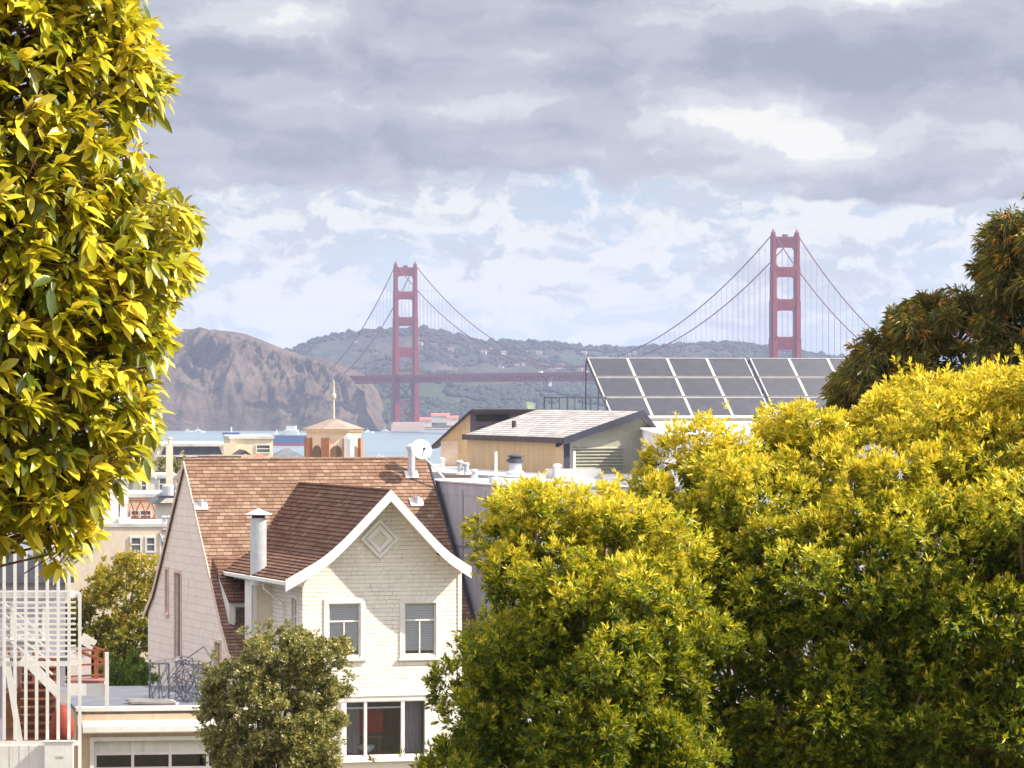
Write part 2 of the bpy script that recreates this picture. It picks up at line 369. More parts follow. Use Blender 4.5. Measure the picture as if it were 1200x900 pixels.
def hillmat(name, c1, c2, c3, sc=.01, meadow=(.35, .42, .16)):
    m = bpy.data.materials.new(name); m.use_nodes = True; t = NT(m.node_tree); b = t.n['Principled BSDF']
    oc = t.node('ShaderNodeTexCoord').outputs['Object']
    c = t.mix(t.step(t.noise(oc, sc, 7, .65), .38, .62), c1, c2)
    c = t.mix(t.step(t.noise(oc, sc * 3.1, 7, .7), .50, .68), c, c3)
    a = t.node('ShaderNodeAttribute'); a.attribute_name = 'mask'
    c = t.mix(a.outputs['Fac'], c, meadow)
    t.put(b.inputs['Base Color'], c); b.inputs['Roughness'].default_value = .95; b.inputs['Specular IOR Level'].default_value = .1
    bp = t.node('ShaderNodeBump'); bp.inputs['Strength'].default_value = 1; bp.inputs['Distance'].default_value = 12
    t.put(bp.inputs['Height'], t.noise(oc, sc * 4, 8, .7)); t.l.new(bp.outputs[0], b.inputs['Normal'])
    return m
def ridge(pts, Dr):                         # silhouette points -> (X, height) at the ridge's real distance
    k = F / Dr; return [(p[0] - 600) / k for p in pts], [max(-6, CZ + (454 - p[1]) / k) for p in pts]
# rocky headland left of the bridge
hx, hz = ridge([(-60, 395), (100, 390), (180, 384), (215, 383), (262, 385), (285, 389), (300, 394), (330, 407), (352, 414), (385, 420), (410, 430), (430, 440), (440, 456), (450, 482), (462, 502), (475, 520)], 6350)
x = np.linspace(-860, -135, 420); s = np.linspace(0, 1, 190)
Xh, Sh = np.meshgrid(x, s); H = np.interp(Xh, hx, hz); D0 = 5905 - 75 * np.clip((Xh + 330) / 90, 0, 1) + 12 * fbm(Xh / 40, Xh * 0, 3, 2); D1 = 6700
Yh = D0 + (D1 - D0) * Sh
prof = np.interp(Sh, [0, .03, .10, .2, .4, .58, .75, 1], [0, .26, .62, .86, .98, 1.0, .93, .5])
gul = fbm(Xh / 70 + Sh * 2.2, Sh * 1.6 + Xh / 300, 5, 11, True); gul2 = fbm(Xh / 26 - Sh * 4, Yh / 60, 5, 23, True)
env = np.sin(np.pi * np.clip(Sh / .62, 0, 1)) ** .8
Zh = -3 + (H + 3) * prof + (gul - .92) * 95 * env * np.clip(H / 80, .12, 1) + (gul2 - .85) * 38 * env * np.clip(H / 60, .2, 1) + (fbm(Xh / 10, Yh / 14, 3, 5) - .5) * 7 * np.clip((.5 - Sh) * 8, 0.15, 1) * (Sh > .02)
m_head = hillmat('headland_rock', (.098, .072, .060), (.165, .122, .095), (.050, .056, .036), .012)
tag(gridmesh('rocky_headland', Xh, Yh, Zh, m_head, attr=np.zeros_like(Xh)), kind='structure')
# far wooded hills
hx, hz = ridge([(250, 430), (345, 411), (360, 402), (385, 394), (410, 391), (440, 387), (480, 386), (520, 390), (545, 397), (565, 402), (620, 402), (660, 404), (700, 409), (730, 409), (770, 407), (830, 403), (870, 403), (905, 408), (935, 412),
                (975, 419), (1010, 421), (1060, 428), (1250, 440)], 8800)
x = np.linspace(-640, 1150, 420); s = np.linspace(0, 1, 130); Xf, Sf = np.meshgrid(x, s)
Yf = 7500 + 2100 * Sf; H = np.interp(Xf, hx, hz)
Zf = -3 + (H + 3) * np.interp(Sf, [0, .1, .35, .5, .62, .8, 1], [0, .25, .62, .86, 1, .95, .7]) + (fbm(Xf / 160, Yf / 200, 5, 31, True) - .62) * 62 * np.sin(np.pi * np.clip(Sf / .62, 0, 1)) + (fbm(Xf / 18, Yf / 40, 3, 7) - .5) * 7
m_far = hillmat('far_hill_woods', (.038, .046, .040), (.055, .06, .048), (.11, .095, .08), .006)
tag(gridmesh('far_hills', Xf, Yf, Zf, m_far, attr=np.zeros_like(Xf)), kind='structure')
# nearer wooded shore under the deck
hx, hz = ridge([(395, 470), (430, 442), (455, 436), (500, 437), (540, 440), (580, 446), (612, 449), (640, 452), (700, 458), (760, 470), (1000, 475)], 7000)
x = np.linspace(-270, 520, 330); s = np.linspace(0, 1, 120); Xw, Sw = np.meshgrid(x, s)
Yw = 6080 + 1300 * Sw; Hw = np.interp(Xw, hx, hz)
pw = np.interp(Sw, [0, .06, .25, .5, .72, .85, 1], [.0, .10, .30, .72, 1, .95, .6])
Zw = -3 + (Hw + 3) * pw + (fbm(Xw / 60, Yw / 90, 4, 3) - .5) * 16 * np.sin(np.pi * Sw)
mask = .8 * np.clip(1.25 * np.exp(-(((Xw - 30) / 15) ** 2) - ((Sw - .34 + (Xw - 30) * .003) / .11) ** 2) - .5 * fbm(Xw / 8, Yw / 30, 3, 9), 0, 1)
m_wood = hillmat('wooded_shore', (.05, .07, .035), (.07, .09, .045), (.17, .13, .09), .02)
tag(gridmesh('wooded_shore', Xw, Yw, Zw, m_wood, attr=mask), kind='structure')
# tree canopies on the shore and along the far skyline: far-off wood as one mass each
def canopy_mesh(name, pts, rad, label, col):
    n = len(pts); u = np.linspace(0, 2 * np.pi, 7)[:-1]; ring = [(.55, -.2), (1, .3), (.85, .8), (.4, 1.1)]
    base = np.array([[r * np.cos(a), r * np.sin(a), h] for r, h in ring for a in u] + [[0, 0, 1.22]])
    fc = []
    for i in range(3):
        for k in range(6): fc.append([i * 6 + k, i * 6 + (k + 1) % 6, (i + 1) * 6 + (k + 1) % 6, (i + 1) * 6 + k])
    tri = [[18 + k, 18 + (k + 1) % 6, 24] for k in range(6)]
    V = base[None] * (1 + .35 * (rng.random((n, 25, 1)) - .5)) * rad[:, None, None] * np.array([1, 1, 1.0])[None, None] + pts[:, None]
    off = (np.arange(n) * 25)[:, None, None]
    Q = (np.array(fc)[None] + off).reshape(-1, 4); T = (np.array(tri)[None] + off).reshape(-1, 3)
    me = bpy.data.meshes.new(name); me.vertices.add(n * 25); me.vertices.foreach_set('co', V.ravel())
    li = np.concatenate([Q.ravel(), T.ravel()]); me.loops.add(len(li)); me.loops.foreach_set('vertex_index', li.astype(np.int32))
    ls = np.concatenate([np.arange(len(Q)) * 4, len(Q) * 4 + np.arange(len(T)) * 3]); me.polygons.add(len(ls)); me.polygons.foreach_set('loop_start', ls.astype(np.int32))
    me.update(calc_edges=True); me.materials.append(col); o = bpy.data.objects.new(name, me); COL.objects.link(o)
    return tag(o, label, 'wood', kind='stuff')
ii = rng.integers(0, Xw.size, 15000); fx, fy, fz, fm, fs_ = (a.ravel()[ii] for a in (Xw, Yw, Zw, mask, Sw))
ok = (fm < .3) & (fz > 4) & (fs_ < .95) & (fs_ > .07) & (fbm(fx / 45, fy / 70, 3, 77) > .42)
pts = np.stack([fx, fy, fz], -1)[ok]; m_can = surf('far_canopy', (.032, .040, .034), (.055, .06, .045), scale=.03, rough=.95, spec=.1)
canopy_mesh('shore_wood', pts, 3 + 4 * rng.random(len(pts)), 'dark green wood covering the low shore beneath the red bridge deck', m_can)
ii = rng.integers(0, Xf.size, 50000); fx, fy, fz, fs_ = (a.ravel()[ii] for a in (Xf, Yf, Zf, Sf))
ok = (fbm(fx / 70, fy / 100, 3, 55) > np.where((fs_ > .55) & (fs_ < .7), .36, .50)) & (fz > 10) & (fs_ < .75)
pts = np.stack([fx, fy, fz], -1)[ok]; rad = 2 + 4.0 * rng.random(len(pts)) ** 2; rad[rng.random(len(pts)) < .006] = 10
canopy_mesh('hill_wood', pts, rad, 'blue hazy woods over the far hills and along their skyline', m_can)
# pale houses among the far woods
mh = surf('far_house_wall', (.62, .56, .50), scale=.1); mr_ = surf('far_house_roof', (.22, .17, .15), scale=.1)
hw = MB().box(WF, -6, 6, -5, 5, -4, 5.5); root0 = None
def far_house(loc, rz, w_, h_, label, group, roofm=mr_, wallm=mh, name='hillside_house'):
    th = thing(name, loc, rz, label, 'house', group); fr = Fr(loc, math.degrees(rz))
    MB().box(fr, -w_, w_, -5, 5, -4, h_).build('wall', wallm, th)
    MB().pyz(fr, [(-6, h_ + .02), (6, h_ + .02), (0, h_ + 3.5)], -w_ - .5, w_ + .5).build('roof', roofm, th); return th
fh = far_house((0, 9000, -50), 0, 7, 5.5, 'small pale house among the trees on the far hillside behind the bridge', 'pale houses on the far hillside')
cnt = 0
hid = np.nonzero((Sf.ravel() > .12) & (Sf.ravel() < .5) & (Xf.ravel() > -350) & (Xf.ravel() < 260))[0]
sel = rng.choice(hid, 38, replace=False)
for i, q in enumerate(sel):
    loc = (float(Xf.ravel()[q]), float(Yf.ravel()[q]), float(Zf.ravel()[q]) + 3); rz = random.uniform(-.4, .4)
    if i == 0: fh.location = loc; fh.rotation_euler = (0, 0, rz); fh.scale = (.7, .7, .7)
    else:
        hh = dup(fh, loc, rz); q_ = random.uniform(.45, .85); hh.scale = (q_, q_, q_ * .9)
# shore buildings below the north tower, red roofs
for px, py, D, w_, lab in ((498, 497, 6010, 9, 'low red roofed building by the water, closest to the north tower foot'), (516, 492, 6090, 13, 'long red roofed building on the shore right of the north tower, largest of its row'),
                           (530, 495, 6030, 8, 'small red roofed building at the right end of the shore row')):
    l = P(px, py, D); l.z = max(l.z, 2.5); far_house(tuple(l), .1, w_, 6, lab, None, M['redtile'], surf('shore_wall', (.66, .58, .52), scale=.1), 'shore_building')
# stone quay under them
tag(MB().box(Fr(P(520, 505, 5985) * 1.0), -45, 60, 0, 60, -8, 3.2).build('quay', M['concrete']), kind='structure')

# ------------------------------------------------------------------ the suspension bridge
N_ = Vector((-145.5, 5929, 0)); S_ = Vector((297, 4728, 0)); AX = (S_ - N_).normalized(); CR = Vector((-AX.y, AX.x, 0))   # CR: across
L = (S_ - N_).length
BR = thing('suspension_bridge', tuple((N_ + S_) / 2), 0, 'long orange red suspension bridge with two towers crossing the bay', 'bridge')
class BF:                                   # frame along the bridge: x across, y along (from N), z up
    def __init__(s, o): s.o = o
    def __call__(s, x, y, z): return s.o + CR * x + AX * y + Vector((0, 0, z))
bf = BF(N_)
def tower(y0, pier):
    tl = BF(N_ + AX * y0)
    tw = MB().box(tl, -1, 1, -.1, .1, 60, 60.2).build('tower', M['bridge'], BR)
    levels = [(12, 45, 4.6, 7.2), (45, 70, 4.2, 6.6), (70, 112, 3.7, 5.6), (112, 153, 3.3, 4.9), (153, 190, 2.9, 4.3), (190, 224, 2.5, 3.7)]
    for s in (-1, 1):
        mb = MB()
        for z0, z1, hx_, hy_ in levels:
            mb.box(tl, s * 14 - hx_, s * 14 + hx_, -hy_ * .72, hy_ * .72, z0, z1)
            mb.box(tl, s * 14 - hx_ * .66, s * 14 + hx_ * .66, -hy_, hy_, z0, z1 - 2)          # stepped fluting
        mb.box(tl, s * 14 - 1.7, s * 14 + 1.7, -2.8, 2.8, 224, 227.5)
        mb.add([tl(s * 14 - 1.5, -2, 227.5), tl(s * 14 + 1.5, -2, 227.5), tl(s * 14 + 1.5, 2, 227.5), tl(s * 14 - 1.5, 2, 227.5), tl(s * 14, 0, 232)], [(0, 1, 4), (1, 2, 4), (2, 3, 4), (3, 0, 4)])
        mb.build('tower_leg', M['bridge'], tw)
    for z0, z1 in ((211, 223), (179, 190), (142.5, 155), (100, 114)):
        mb = MB(); r_ = 4.0; hw_ = 11.6; dp = 3.0
        mb.box(tl, -hw_, hw_, -dp, dp, z0, z1)
        for sx in (-1, 1):                                                        # rounded corners of the portals
            for zc, sz in ((z0, -1), (z1, 1)):
                if z1 > 220 and sz > 0: continue
                arc = [tl(sx * hw_, -dp, zc), tl(sx * (hw_ - r_), -dp, zc)]
                pts_ = [(sx * hw_, zc)] + [(sx * (hw_ - r_ + r_ * math.sin(a)), zc + sz * r_ * (1 - math.cos(a))) for a in np.linspace(0, math.pi / 2, 6)]
                mb.prism([tl(px_, -dp, pz) for px_, pz in pts_], AX * (2 * dp))
        for i in range(9): mb.box(tl, -10.6 + i * 2.5, -9.6 + i * 2.5, -dp - .5, dp + .5, z0 + 1.5, z1 - 1.5)
        mb.build('portal_strut', M['bridge'], tw)
    mb = MB()
    for z0, z1 in ((14, 40), (40, 64)):
        for sx in (-1, 1): mb.tube([tl(sx * 10.5, 0, z0), tl(-sx * 10.5, 0, z1)], 1.3, 4)
    mb.box(tl, -11, 11, -1.2, 1.2, 38.5, 41); mb.build('cross_brace', M['bridge'], tw)
    MB().box(tl, -24, 24, -11, 11, -6, 9).box(tl, -21, 21, -9, 9, 9, 12).build('pier', M['concrete'], BR)
    MB().box(tl, -3, 3, -1, 1, 223, 225.5).build('beacon', M['dark'], tw)
tower(0, 1); tower(L, 1)
def cz(y):                                  # main cable height
    if y < 0: t_ = -y / 343; return 227 + (72 - 227) * t_ - 4 * 20 * t_ * (1 - t_)
    if y > L: t_ = (y - L) / 343; return 227 + (72 - 227) * t_ - 4 * 20 * t_ * (1 - t_)
    t_ = y / L; return 227 - 4 * 143 * t_ * (1 - t_)
for s in (-1, 1):
    ys = np.concatenate([np.linspace(-343, 0, 24), np.linspace(0, L, 90)[1:], np.linspace(L, L + 343, 24)[1:]])
    MB().tube([bf(s * 13.7, y, cz(y)) for y in ys], .62, 8).build('main_cable', surf('cable_paint', (.17, .04, .04), (.13, .035, .035), scale=.05), BR, smooth=True)
hang = []
n_ = int((L + 686) / 15.24)
for i in range(1, n_):
    y = -343 + i * 15.24
    if abs(y) < 8 or abs(y - L) < 8 or cz(y) - 77 < 1.5: continue
    for s in (-1, 1): hang.append((y, s))
hang.sort(key=lambda q: -(q[0]) * (1 if True else 1))
vis = [h for h in hang if (cz(h[0]) - 77) > 3]
vis.sort(key=lambda h: -(cz(h[0]) - 77) / (5929 - .938 * h[0]))
rest = MB()
m_rope = surf('suspender_rope', (.40, .10, .09), scale=.05)
for j, (y, s) in enumerate(vis):
    if j < 98: MB().tube([bf(s * 13.7, y, 76), bf(s * 13.7, y, cz(y))], .16, 4).build('suspender_rope', m_rope, BR)
    else: rest.tube([bf(s * 13.7, y, 76), bf(s * 13.7, y, cz(y))], .16, 4)
ro = rest.build('suspender_ropes', m_rope, BR); ro['kind'] = 'stuff'
def dz_(y):                                 # gentle camber of the deck
    return 3.0 * (1 - ((y - L / 2) / (L / 2 + 343)) ** 2)
dk_ = MB(); tr = MB()
st_ = 15.24; yy = np.arange(-343, L + 343, st_)
for a, b_ in zip(yy[:-1], yy[1:]):
    za, zb = 72.5 + dz_(a), 72.5 + dz_(b_)
    def seg(mb, x0, x1, l0, l1):
        p = [bf(x0, a, za + l0), bf(x1, a, za + l0), bf(x1, b_, zb + l0), bf(x0, b_, zb + l0), bf(x0, a, za + l1), bf(x1, a, za + l1), bf(x1, b_, zb + l1), bf(x0, b_, zb + l1)]
        mb.add(p, [(3, 2, 1, 0), (4, 5, 6, 7), (0, 1, 5, 4), (1, 2, 6, 5), (2, 3, 7, 6), (3, 0, 4, 7)])
    seg(dk_, -12.6, 12.6, -1.2, 0)
    for s in (-1, 1):
        seg(tr, s * 13.7 - .7, s * 13.7 + .7, -2.0, .3); seg(tr, s * 13.7 - .6, s * 13.7 + .6, -9.2, -7.8); seg(tr, s * 13.9 - .12, s * 13.9 + .12, .3, 1.9)
        mid = (a + b_) / 2; zm = (za + zb) / 2
        for q0, q1 in (((a, za - 1), (mid, zm - 8.3)), ((mid, zm - 8.3), (b_, zb - 1)), ((a, za - 1), (a, za - 8.5)), ((mid, zm - 1), (mid, zm - 8.5))):
            tr.tube([bf(s * 13.7, q0[0], q0[1]), bf(s * 13.7, q1[0], q1[1])], .55, 4)
    seg(tr, -13.2, 13.2, -8.6, -8.2)
dk_.build('roadway', M['bridge'], BR); tr.build('stiffening_truss', M['bridge'], BR)
# shore-end supports and approach deck past each side span
for y0, y1 in ((L + 343, L + 700), (-343, -420)):
    mb = MB(); n = 6
    for i in range(n):
        y = y0 + (y1 - y0) * i / n; mb.box(bf, -13, 13, y - 3, y + 3, -2, 66)
    mb.box(bf, -14, 14, min(y0, y1), max(y0, y1), 66, 74); mb.build('approach_viaduct', M['bridge'], BR)
MB().box(bf, 11.5, 16, 655 - 150, 672 - 150, 60.5, 75).build('maintenance_platform', surf('scaffold_cloth', (.5, .5, .58), scale=.1), BR)
# lorries on the roadway
def lorry(y, colm, lab):
    fr = Fr(bf(9, y, 72.6 + dz_(y)), math.degrees(math.atan2(AX.y, AX.x)) )
    t_ = thing('lorry', tuple(fr.o), R(fr.deg), lab, 'lorry')
    MB().box(fr, -6, 4, -1.3, 1.3, 1.1, 4).build('cargo_box', colm, t_); MB().pxz(fr, [(4.3, .8), (6.6, .8), (6.6, 2), (6.0, 3.2), (4.3, 3.2)], -1.2, 1.2).build('cab', M['shipwhite'], t_)
    for xx in (-4.5, 4.9, -3.2):
        for s in (-1, 1): MB().lathe(fr(xx, s * 1.2, .55), [(.5, -.15), (.55, 0), (.5, .15)], 10, ax=fr.y).build('wheel', M['black'], t_)
lorry(500, M['shipwhite'], 'white lorry on the bridge deck left of the cable low point')
lorry(655, M['shipred'], 'red lorry on the bridge deck near the solar panels')

# ------------------------------------------------------------------ ship and boats
def ship():
    w0 = P(264, 520, 4400); fr = Fr((w0.x, 4400, 0), -2)
    t_ = thing('cargo_ship', (w0.x, 4400, 0), R(-2), 'long dark blue cargo ship with red waterline crossing the bay', 'ship')
    def hull(z0, z1, x0, mb):
        pl = [(x0, 0), (x0 + 14, -8), (118, -8), (122, -5), (122, 5), (118, 8), (x0 + 14, 8)]
        return mb.prism([fr(a, b_, z0) for a, b_ in pl], (0, 0, z1 - z0))
    hull(2.2, 10.5, 1.5, MB()).build('hull', M['shipblue'], t_); hull(-.5, 2.2, 4, MB()).build('waterline_band', M['shipred'], t_)
    MB().prism([fr(-3, 0, 8.5), fr(15, -7.5, 8.5), fr(15, 7.5, 8.5)], (0, 0, 5)).build('forecastle', M['shipblue'], t_)
    MB().box(fr, 60, 74, -7, 7, 8.5, 16).box(fr, 62, 72, -6, 6, 16, 20).build('bridge_house', M['shipwhite'], t_)
    MB().box(fr, 16, 118, -6, 6, 8.5, 12).build('deck_cargo', M['shipwhite'], t_)
    MB().tube([fr(6, 0, 8), fr(6, 0, 19)], .9, 6).box(fr, 3.5, 8.5, -1, 1, 11, 13).build('foremast', M['shipwhite'], t_)
    MB().tube([fr(52, 0, 8), fr(52, 0, 16)], .7, 6).box(fr, 49, 56, -2, 2, 8.5, 12.5).build('derrick', M['shipwhite'], t_)
ship()
def boat(px, py, D, s, lab, cat='boat'):
    w0 = P(px, py, D); fr = Fr((w0.x, D, 0), random.uniform(-12, 12))
    t_ = thing('motor_boat', (w0.x, D, 0), R(fr.deg), lab, cat)
    pl = [(-6, -2), (3, -2), (7, 0), (3, 2), (-6, 2)]
    MB().prism([fr(a * s, b_ * s, -.2) for a, b_ in pl], (0, 0, 1.9 * s)).build('hull', M['shipwhite'], t_)
    MB().pxz(fr, [(-4 * s, 1.7 * s), (2 * s, 1.7 * s), (1 * s, 3.4 * s), (-3.5 * s, 3.4 * s)], -1.4 * s, 1.4 * s).build('cabin', M['shipwhite'], t_)
    MB().tube([fr(-s, 0, 3 * s), fr(-s, 0, 6.5 * s)], .25, 5).build('mast', M['shipwhite'], t_)
boat(233, 507, 5700, 1.2, 'white motor boat below the headland, left of the cargo ship')
boat(221, 506.5, 5760, .9, 'smaller white boat at the far left below the headland')
boat(432, 507.5, 5650, 1.0, 'white boat just right of the church cupola')
boat(452, 507, 5720, 1.1, 'white boat in front of the dark headland end, left of the bridge tower')
boat(445, 536, 3700, .5, 'little white boat close behind the brown roof ridge right of the cupola')

# ------------------------------------------------------------------ wall with openings
def holed_wall(fr, x0, x1, z0, z1, y, th, holes, mat, parent, name='wall', side='x'):
    """wall in the frame's x-z plane at depth y, th thick (towards +y), with rectangular openings (xa, xb, za, zb)"""
    xs = sorted({x0, x1, *[h[0] for h in holes], *[h[1] for h in holes]}); zs = sorted({z0, z1, *[h[2] for h in holes], *[h[3] for h in holes]})
    mb = MB()
    inh = lambda a, b_: any(h[0] < a < h[1] and h[2] < b_ < h[3] for h in holes)
    for i in range(len(xs) - 1):
        for j in range(len(zs) - 1):
            a, b_, c, d = xs[i], xs[i + 1], zs[j], zs[j + 1]
            if inh((a + b_) / 2, (c + d) / 2): continue
            mb.quad(fr(a, y, c), fr(b_, y, c), fr(b_, y, d), fr(a, y, d)); mb.quad(fr(b_, y + th, c), fr(a, y + th, c), fr(a, y + th, d), fr(b_, y + th, d))
    for xa, xb, za, zb in holes:
        mb.quad(fr(xa, y, za), fr(xa, y, zb), fr(xa, y + th, zb), fr(xa, y + th, za)); mb.quad(fr(xb, y, zb), fr(xb, y, za), fr(xb, y + th, za), fr(xb, y + th, zb))
        mb.quad(fr(xa, y, za), fr(xa, y + th, za), fr(xb, y + th, za), fr(xb, y, za)); mb.quad(fr(xa, y, zb), fr(xb, y, zb), fr(xb, y + th, zb), fr(xa, y + th, zb))
    return mb.build(name, mat, parent)
class YF:                                   # view of a frame turned so that its 'x' runs backwards along y (for side walls facing -x)
    def __init__(s, fr, x0): s.fr = fr; s.x0 = x0
    def __call__(s, x, y, z): return s.fr(s.x0 + y, -x, z)
def window(fr, xa, xb, za, zb, y, parent, casing=.1, mats=None, blind=None, rail=None, mull=False, sill=True, glass=None, inner=.05, name='window'):
    cm = mats or M['whiteclean']
    wf = MB(); c = casing
    for b_ in ((xa - c, xa, za - c * .6, zb + c), (xb, xb + c, za - c * .6, zb + c), (xa, xb, zb, zb + c)): wf.box(fr, b_[0], b_[1], y - .035, y + .05, b_[2], b_[3])
    o = wf.build(name, cm, parent)
    s_ = MB(); g = inner; yb = y + .06
    for b_ in ((xa, xa + g, za, zb), (xb - g, xb, za, zb), (xa + g, xb - g, za, za + g), (xa + g, xb - g, zb - g, zb)): s_.box(fr, b_[0], b_[1], yb, yb + .05, b_[2], b_[3])
    if rail is not None: s_.box(fr, xa + g, xb - g, yb - .01, yb + .04, rail - .025, rail + .025)
    if mull: s_.box(fr, (xa + xb) / 2 - .02, (xa + xb) / 2 + .02, yb, yb + .035, za + g, (rail if rail is not None else zb) - .02)
    s_.build('sash', cm, o)
    if sill: MB().box(fr, xa - c * 1.3, xb + c * 1.3, y - .09, y + .06, za - c * .6 - .06, za - c * .6).build('sill', cm, o)
    MB().box(fr, xa + g * .5, xb - g * .5, yb + .02, yb + .028, za + g * .5, zb - g * .5).build('pane', glass or M['glass'], o)
    if blind:
        mb = MB(); z = zb - g
        zlow = za + blind * (zb - za)
        while z > zlow:
            p = [fr(xa + g, yb + .095, z), fr(xb - g, yb + .095, z), fr(xb - g, yb + .065, z - .043), fr(xa + g, yb + .065, z - .043)]; mb.quad(*p); z -= .05
        mb.build('blind', M['blind'], o)
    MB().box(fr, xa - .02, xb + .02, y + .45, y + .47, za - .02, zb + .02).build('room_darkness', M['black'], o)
    return o
def stepped_roof(mb, fr, prof, y0, y1, axis, thick=.16, course=.2, butt=.022, under=True, drop=0.0):
    """prof: list of (h, z) from ridge down to eave; axis 'x' -> h is frame x and the roof runs along y, axis 'y' -> the other way.
    Each course is its own sloping face with a butt edge below it."""
    pt = (lambda h, r, z: fr(h, r, z)) if axis == 'x' else (lambda h, r, z: fr(r, h, z))
    seg = [math.dist(prof[i], prof[i + 1]) for i in range(len(prof) - 1)]; tot = sum(seg); n = max(1, round(tot / course))
    def at(d):
        for i, sgl in enumerate(seg):
            if d <= sgl + 1e-6 or i == len(seg) - 1:
                k = d / sgl; a, b_ = prof[i], prof[i + 1]; tx, tz = (b_[0] - a[0]) / sgl, (b_[1] - a[1]) / sgl
                nx, nz = -tz, tx
                if nz < 0: nx, nz = -nx, -nz
                return a[0] + (b_[0] - a[0]) * k, a[1] + (b_[1] - a[1]) * k, nx, nz
            d -= sgl
    for i in range(n):
        d0, d1 = tot * i / n, tot * (i + 1) / n; h0, z0, nx0, nz0 = at(d0 + 1e-4); h1, z1, nx1, nz1 = at(d1 - 1e-4)
        a = (h0, z0); b_ = (h1 + nx1 * butt, z1 + nz1 * butt); c = (h1, z1)
        row = n - i
        mb.quad(pt(a[0], y0, a[1]), pt(a[0], y1, a[1]), pt(b_[0], y1, b_[1]), pt(b_[0], y0, b_[1]), uv=[(y0, row + .98), (y1, row + .98), (y1, row + .02), (y0, row + .02)])
        mb.quad(pt(b_[0], y0, b_[1]), pt(b_[0], y1, b_[1]), pt(c[0], y1, c[1]), pt(c[0], y0, c[1]), uv=[(y0, row + .03), (y1, row + .03), (y1, row + .01), (y0, row + .01)])
    low = [(h, z - thick) for h, z in prof]
    for i in range(len(prof) - 1):
        a, b_ = low[i], low[i + 1]; mb.quad(pt(a[0], y0, a[1]), pt(b_[0], y0, b_[1]), pt(b_[0], y1, b_[1]), pt(a[0], y1, a[1]))
        for yv in (y0, y1): mb.quad(pt(prof[i][0], yv, prof[i][1]), pt(prof[i + 1][0], yv, prof[i + 1][1]), pt(b_[0], yv, b_[1]), pt(a[0], yv, a[1]))
    e, g = prof[-1], low[-1]; mb.quad(pt(e[0], y0, e[1]), pt(e[0], y1, e[1]), pt(g[0], y1, g[1]), pt(g[0], y0, g[1]))

# ------------------------------------------------------------------ the white and pink house
HA = 18.0
HF = Fr((-6.254, 130, CZ), HA); BASE = -13.4
HOUSE = thing('shingled_house', tuple(HF(2.5, 6, BASE)), R(HA), 'white shingled house with steep brown roofs, pink side gable and front gable wing', 'house')
MW = 4.95                                    # width of the front wing
# front wall openings
W1 = (.80, 1.79, -8.05, -6.48); W2 = (3.17, 4.16, -8.07, -6.50)
AP = (2.50, -3.10)
gl = [(-.70, -5.74), (.62, -5.01), AP]; grr = [AP, (4.20, -4.93), (4.97, -5.42)]
pane_z = (-11.05, -9.42)
LW = (1.34, 1.90, 1.98, 3.06, 3.16, 3.80)
holed_wall(HF, 0, MW, -9.22, -5.45, 0, .14, [W1, W2], M['sid_white'], HOUSE)
MB().pxz(HF, [(0, -5.45), (MW, -5.45), (4.2, -5.02), (AP[0], -3.27), (.62, -5.10), (.1, -5.40)], 0, .14).build('gable_wall', M['sid_white'], HOUSE)
holed_wall(HF, 0, MW, BASE, -9.45, .0, .14, [(LW[0], LW[5], pane_z[0], pane_z[1] - .03)], M['white'], HOUSE, 'lower_wall')
MB().box(HF, -.03, MW + .03, -.06, .13, -9.45, -9.22).box(HF, -.05, MW + .05, -.10, -.06, -9.28, -9.22).build('belt_course', M['whiteclean'], HOUSE)
for wv in (W1, W2): window(HF, *wv, 0, HOUSE, casing=.15, blind=.10, inner=.04, rail=-7.02, mull=True)
pw_ = MB()
for a, b_ in ((LW[0] - .16, LW[0]), (LW[1], LW[2]), (LW[3], LW[4]), (LW[5], LW[5] + .1)): pw_.box(HF, a, b_, -.05, .10, pane_z[0] - .05, pane_z[1])
pw_.box(HF, LW[0] - .16, LW[5] + .1, -.07, .10, pane_z[1], pane_z[1] + .12); pw_.box(HF, LW[0] - .2, LW[5] + .14, -.14, .10, pane_z[0] - .2, pane_z[0] - .05)
pwo = pw_.build('picture_window', M['whiteclean'], HOUSE)
for a, b_ in ((LW[0], LW[1]), (LW[2], LW[3]), (LW[4], LW[5])): MB().box(HF, a, b_, .05, .056, pane_z[0] - .05, pane_z[1]).build('pane', M['darkglass'], pwo)
MB().box(HF, LW[2], LW[3], .07, .11, pane_z[1] - .24, pane_z[1] - .19).box(HF, LW[0], LW[1], .07, .11, pane_z[1] - .24, pane_z[1] - .19).build('glazing_bar', M['blind'], pwo)
# room behind the picture window
rm = MB(); rm.box(HF, .2, 4.8, 2.6, 2.7, BASE + .5, -9.3).box(HF, .2, 4.8, .2, 2.6, -11.6, -11.5); rm.build('room_wall', surf('room_wall', (.42, .34, .30)), HOUSE)
MB().box(HF, 1.95, 2.72, .80, .83, -10.45, -9.72).build('red_curtain', surf('red_drape', (.50, .015, .02), (.35, .01, .015), streak=True, scale=6), HOUSE)
cm_ = surf('grey_drape', (.42, .38, .42), (.30, .27, .32), streak=True, scale=7)
for a_, b2_ in ((1.36, 1.86), (3.2, 3.78)):
    mb = MB(); nf = 14
    pts_ = [(a_ + (b2_ - a_) * i / nf, .34 + .03 * (i % 2)) for i in range(nf + 1)]
    for (xa_, ya_), (xb_, yb_) in zip(pts_[:-1], pts_[1:]): mb.quad(HF(xa_, ya_, -11.05), HF(xb_, yb_, -11.05), HF(xb_, yb_, -9.5), HF(xa_, ya_, -9.5))
    mb.build('curtain', cm_, HOUSE)
tb = thing('table', tuple(HF(2.3, .6, -11.5)), R(HA), 'dark wooden table inside the lower picture window', 'table')
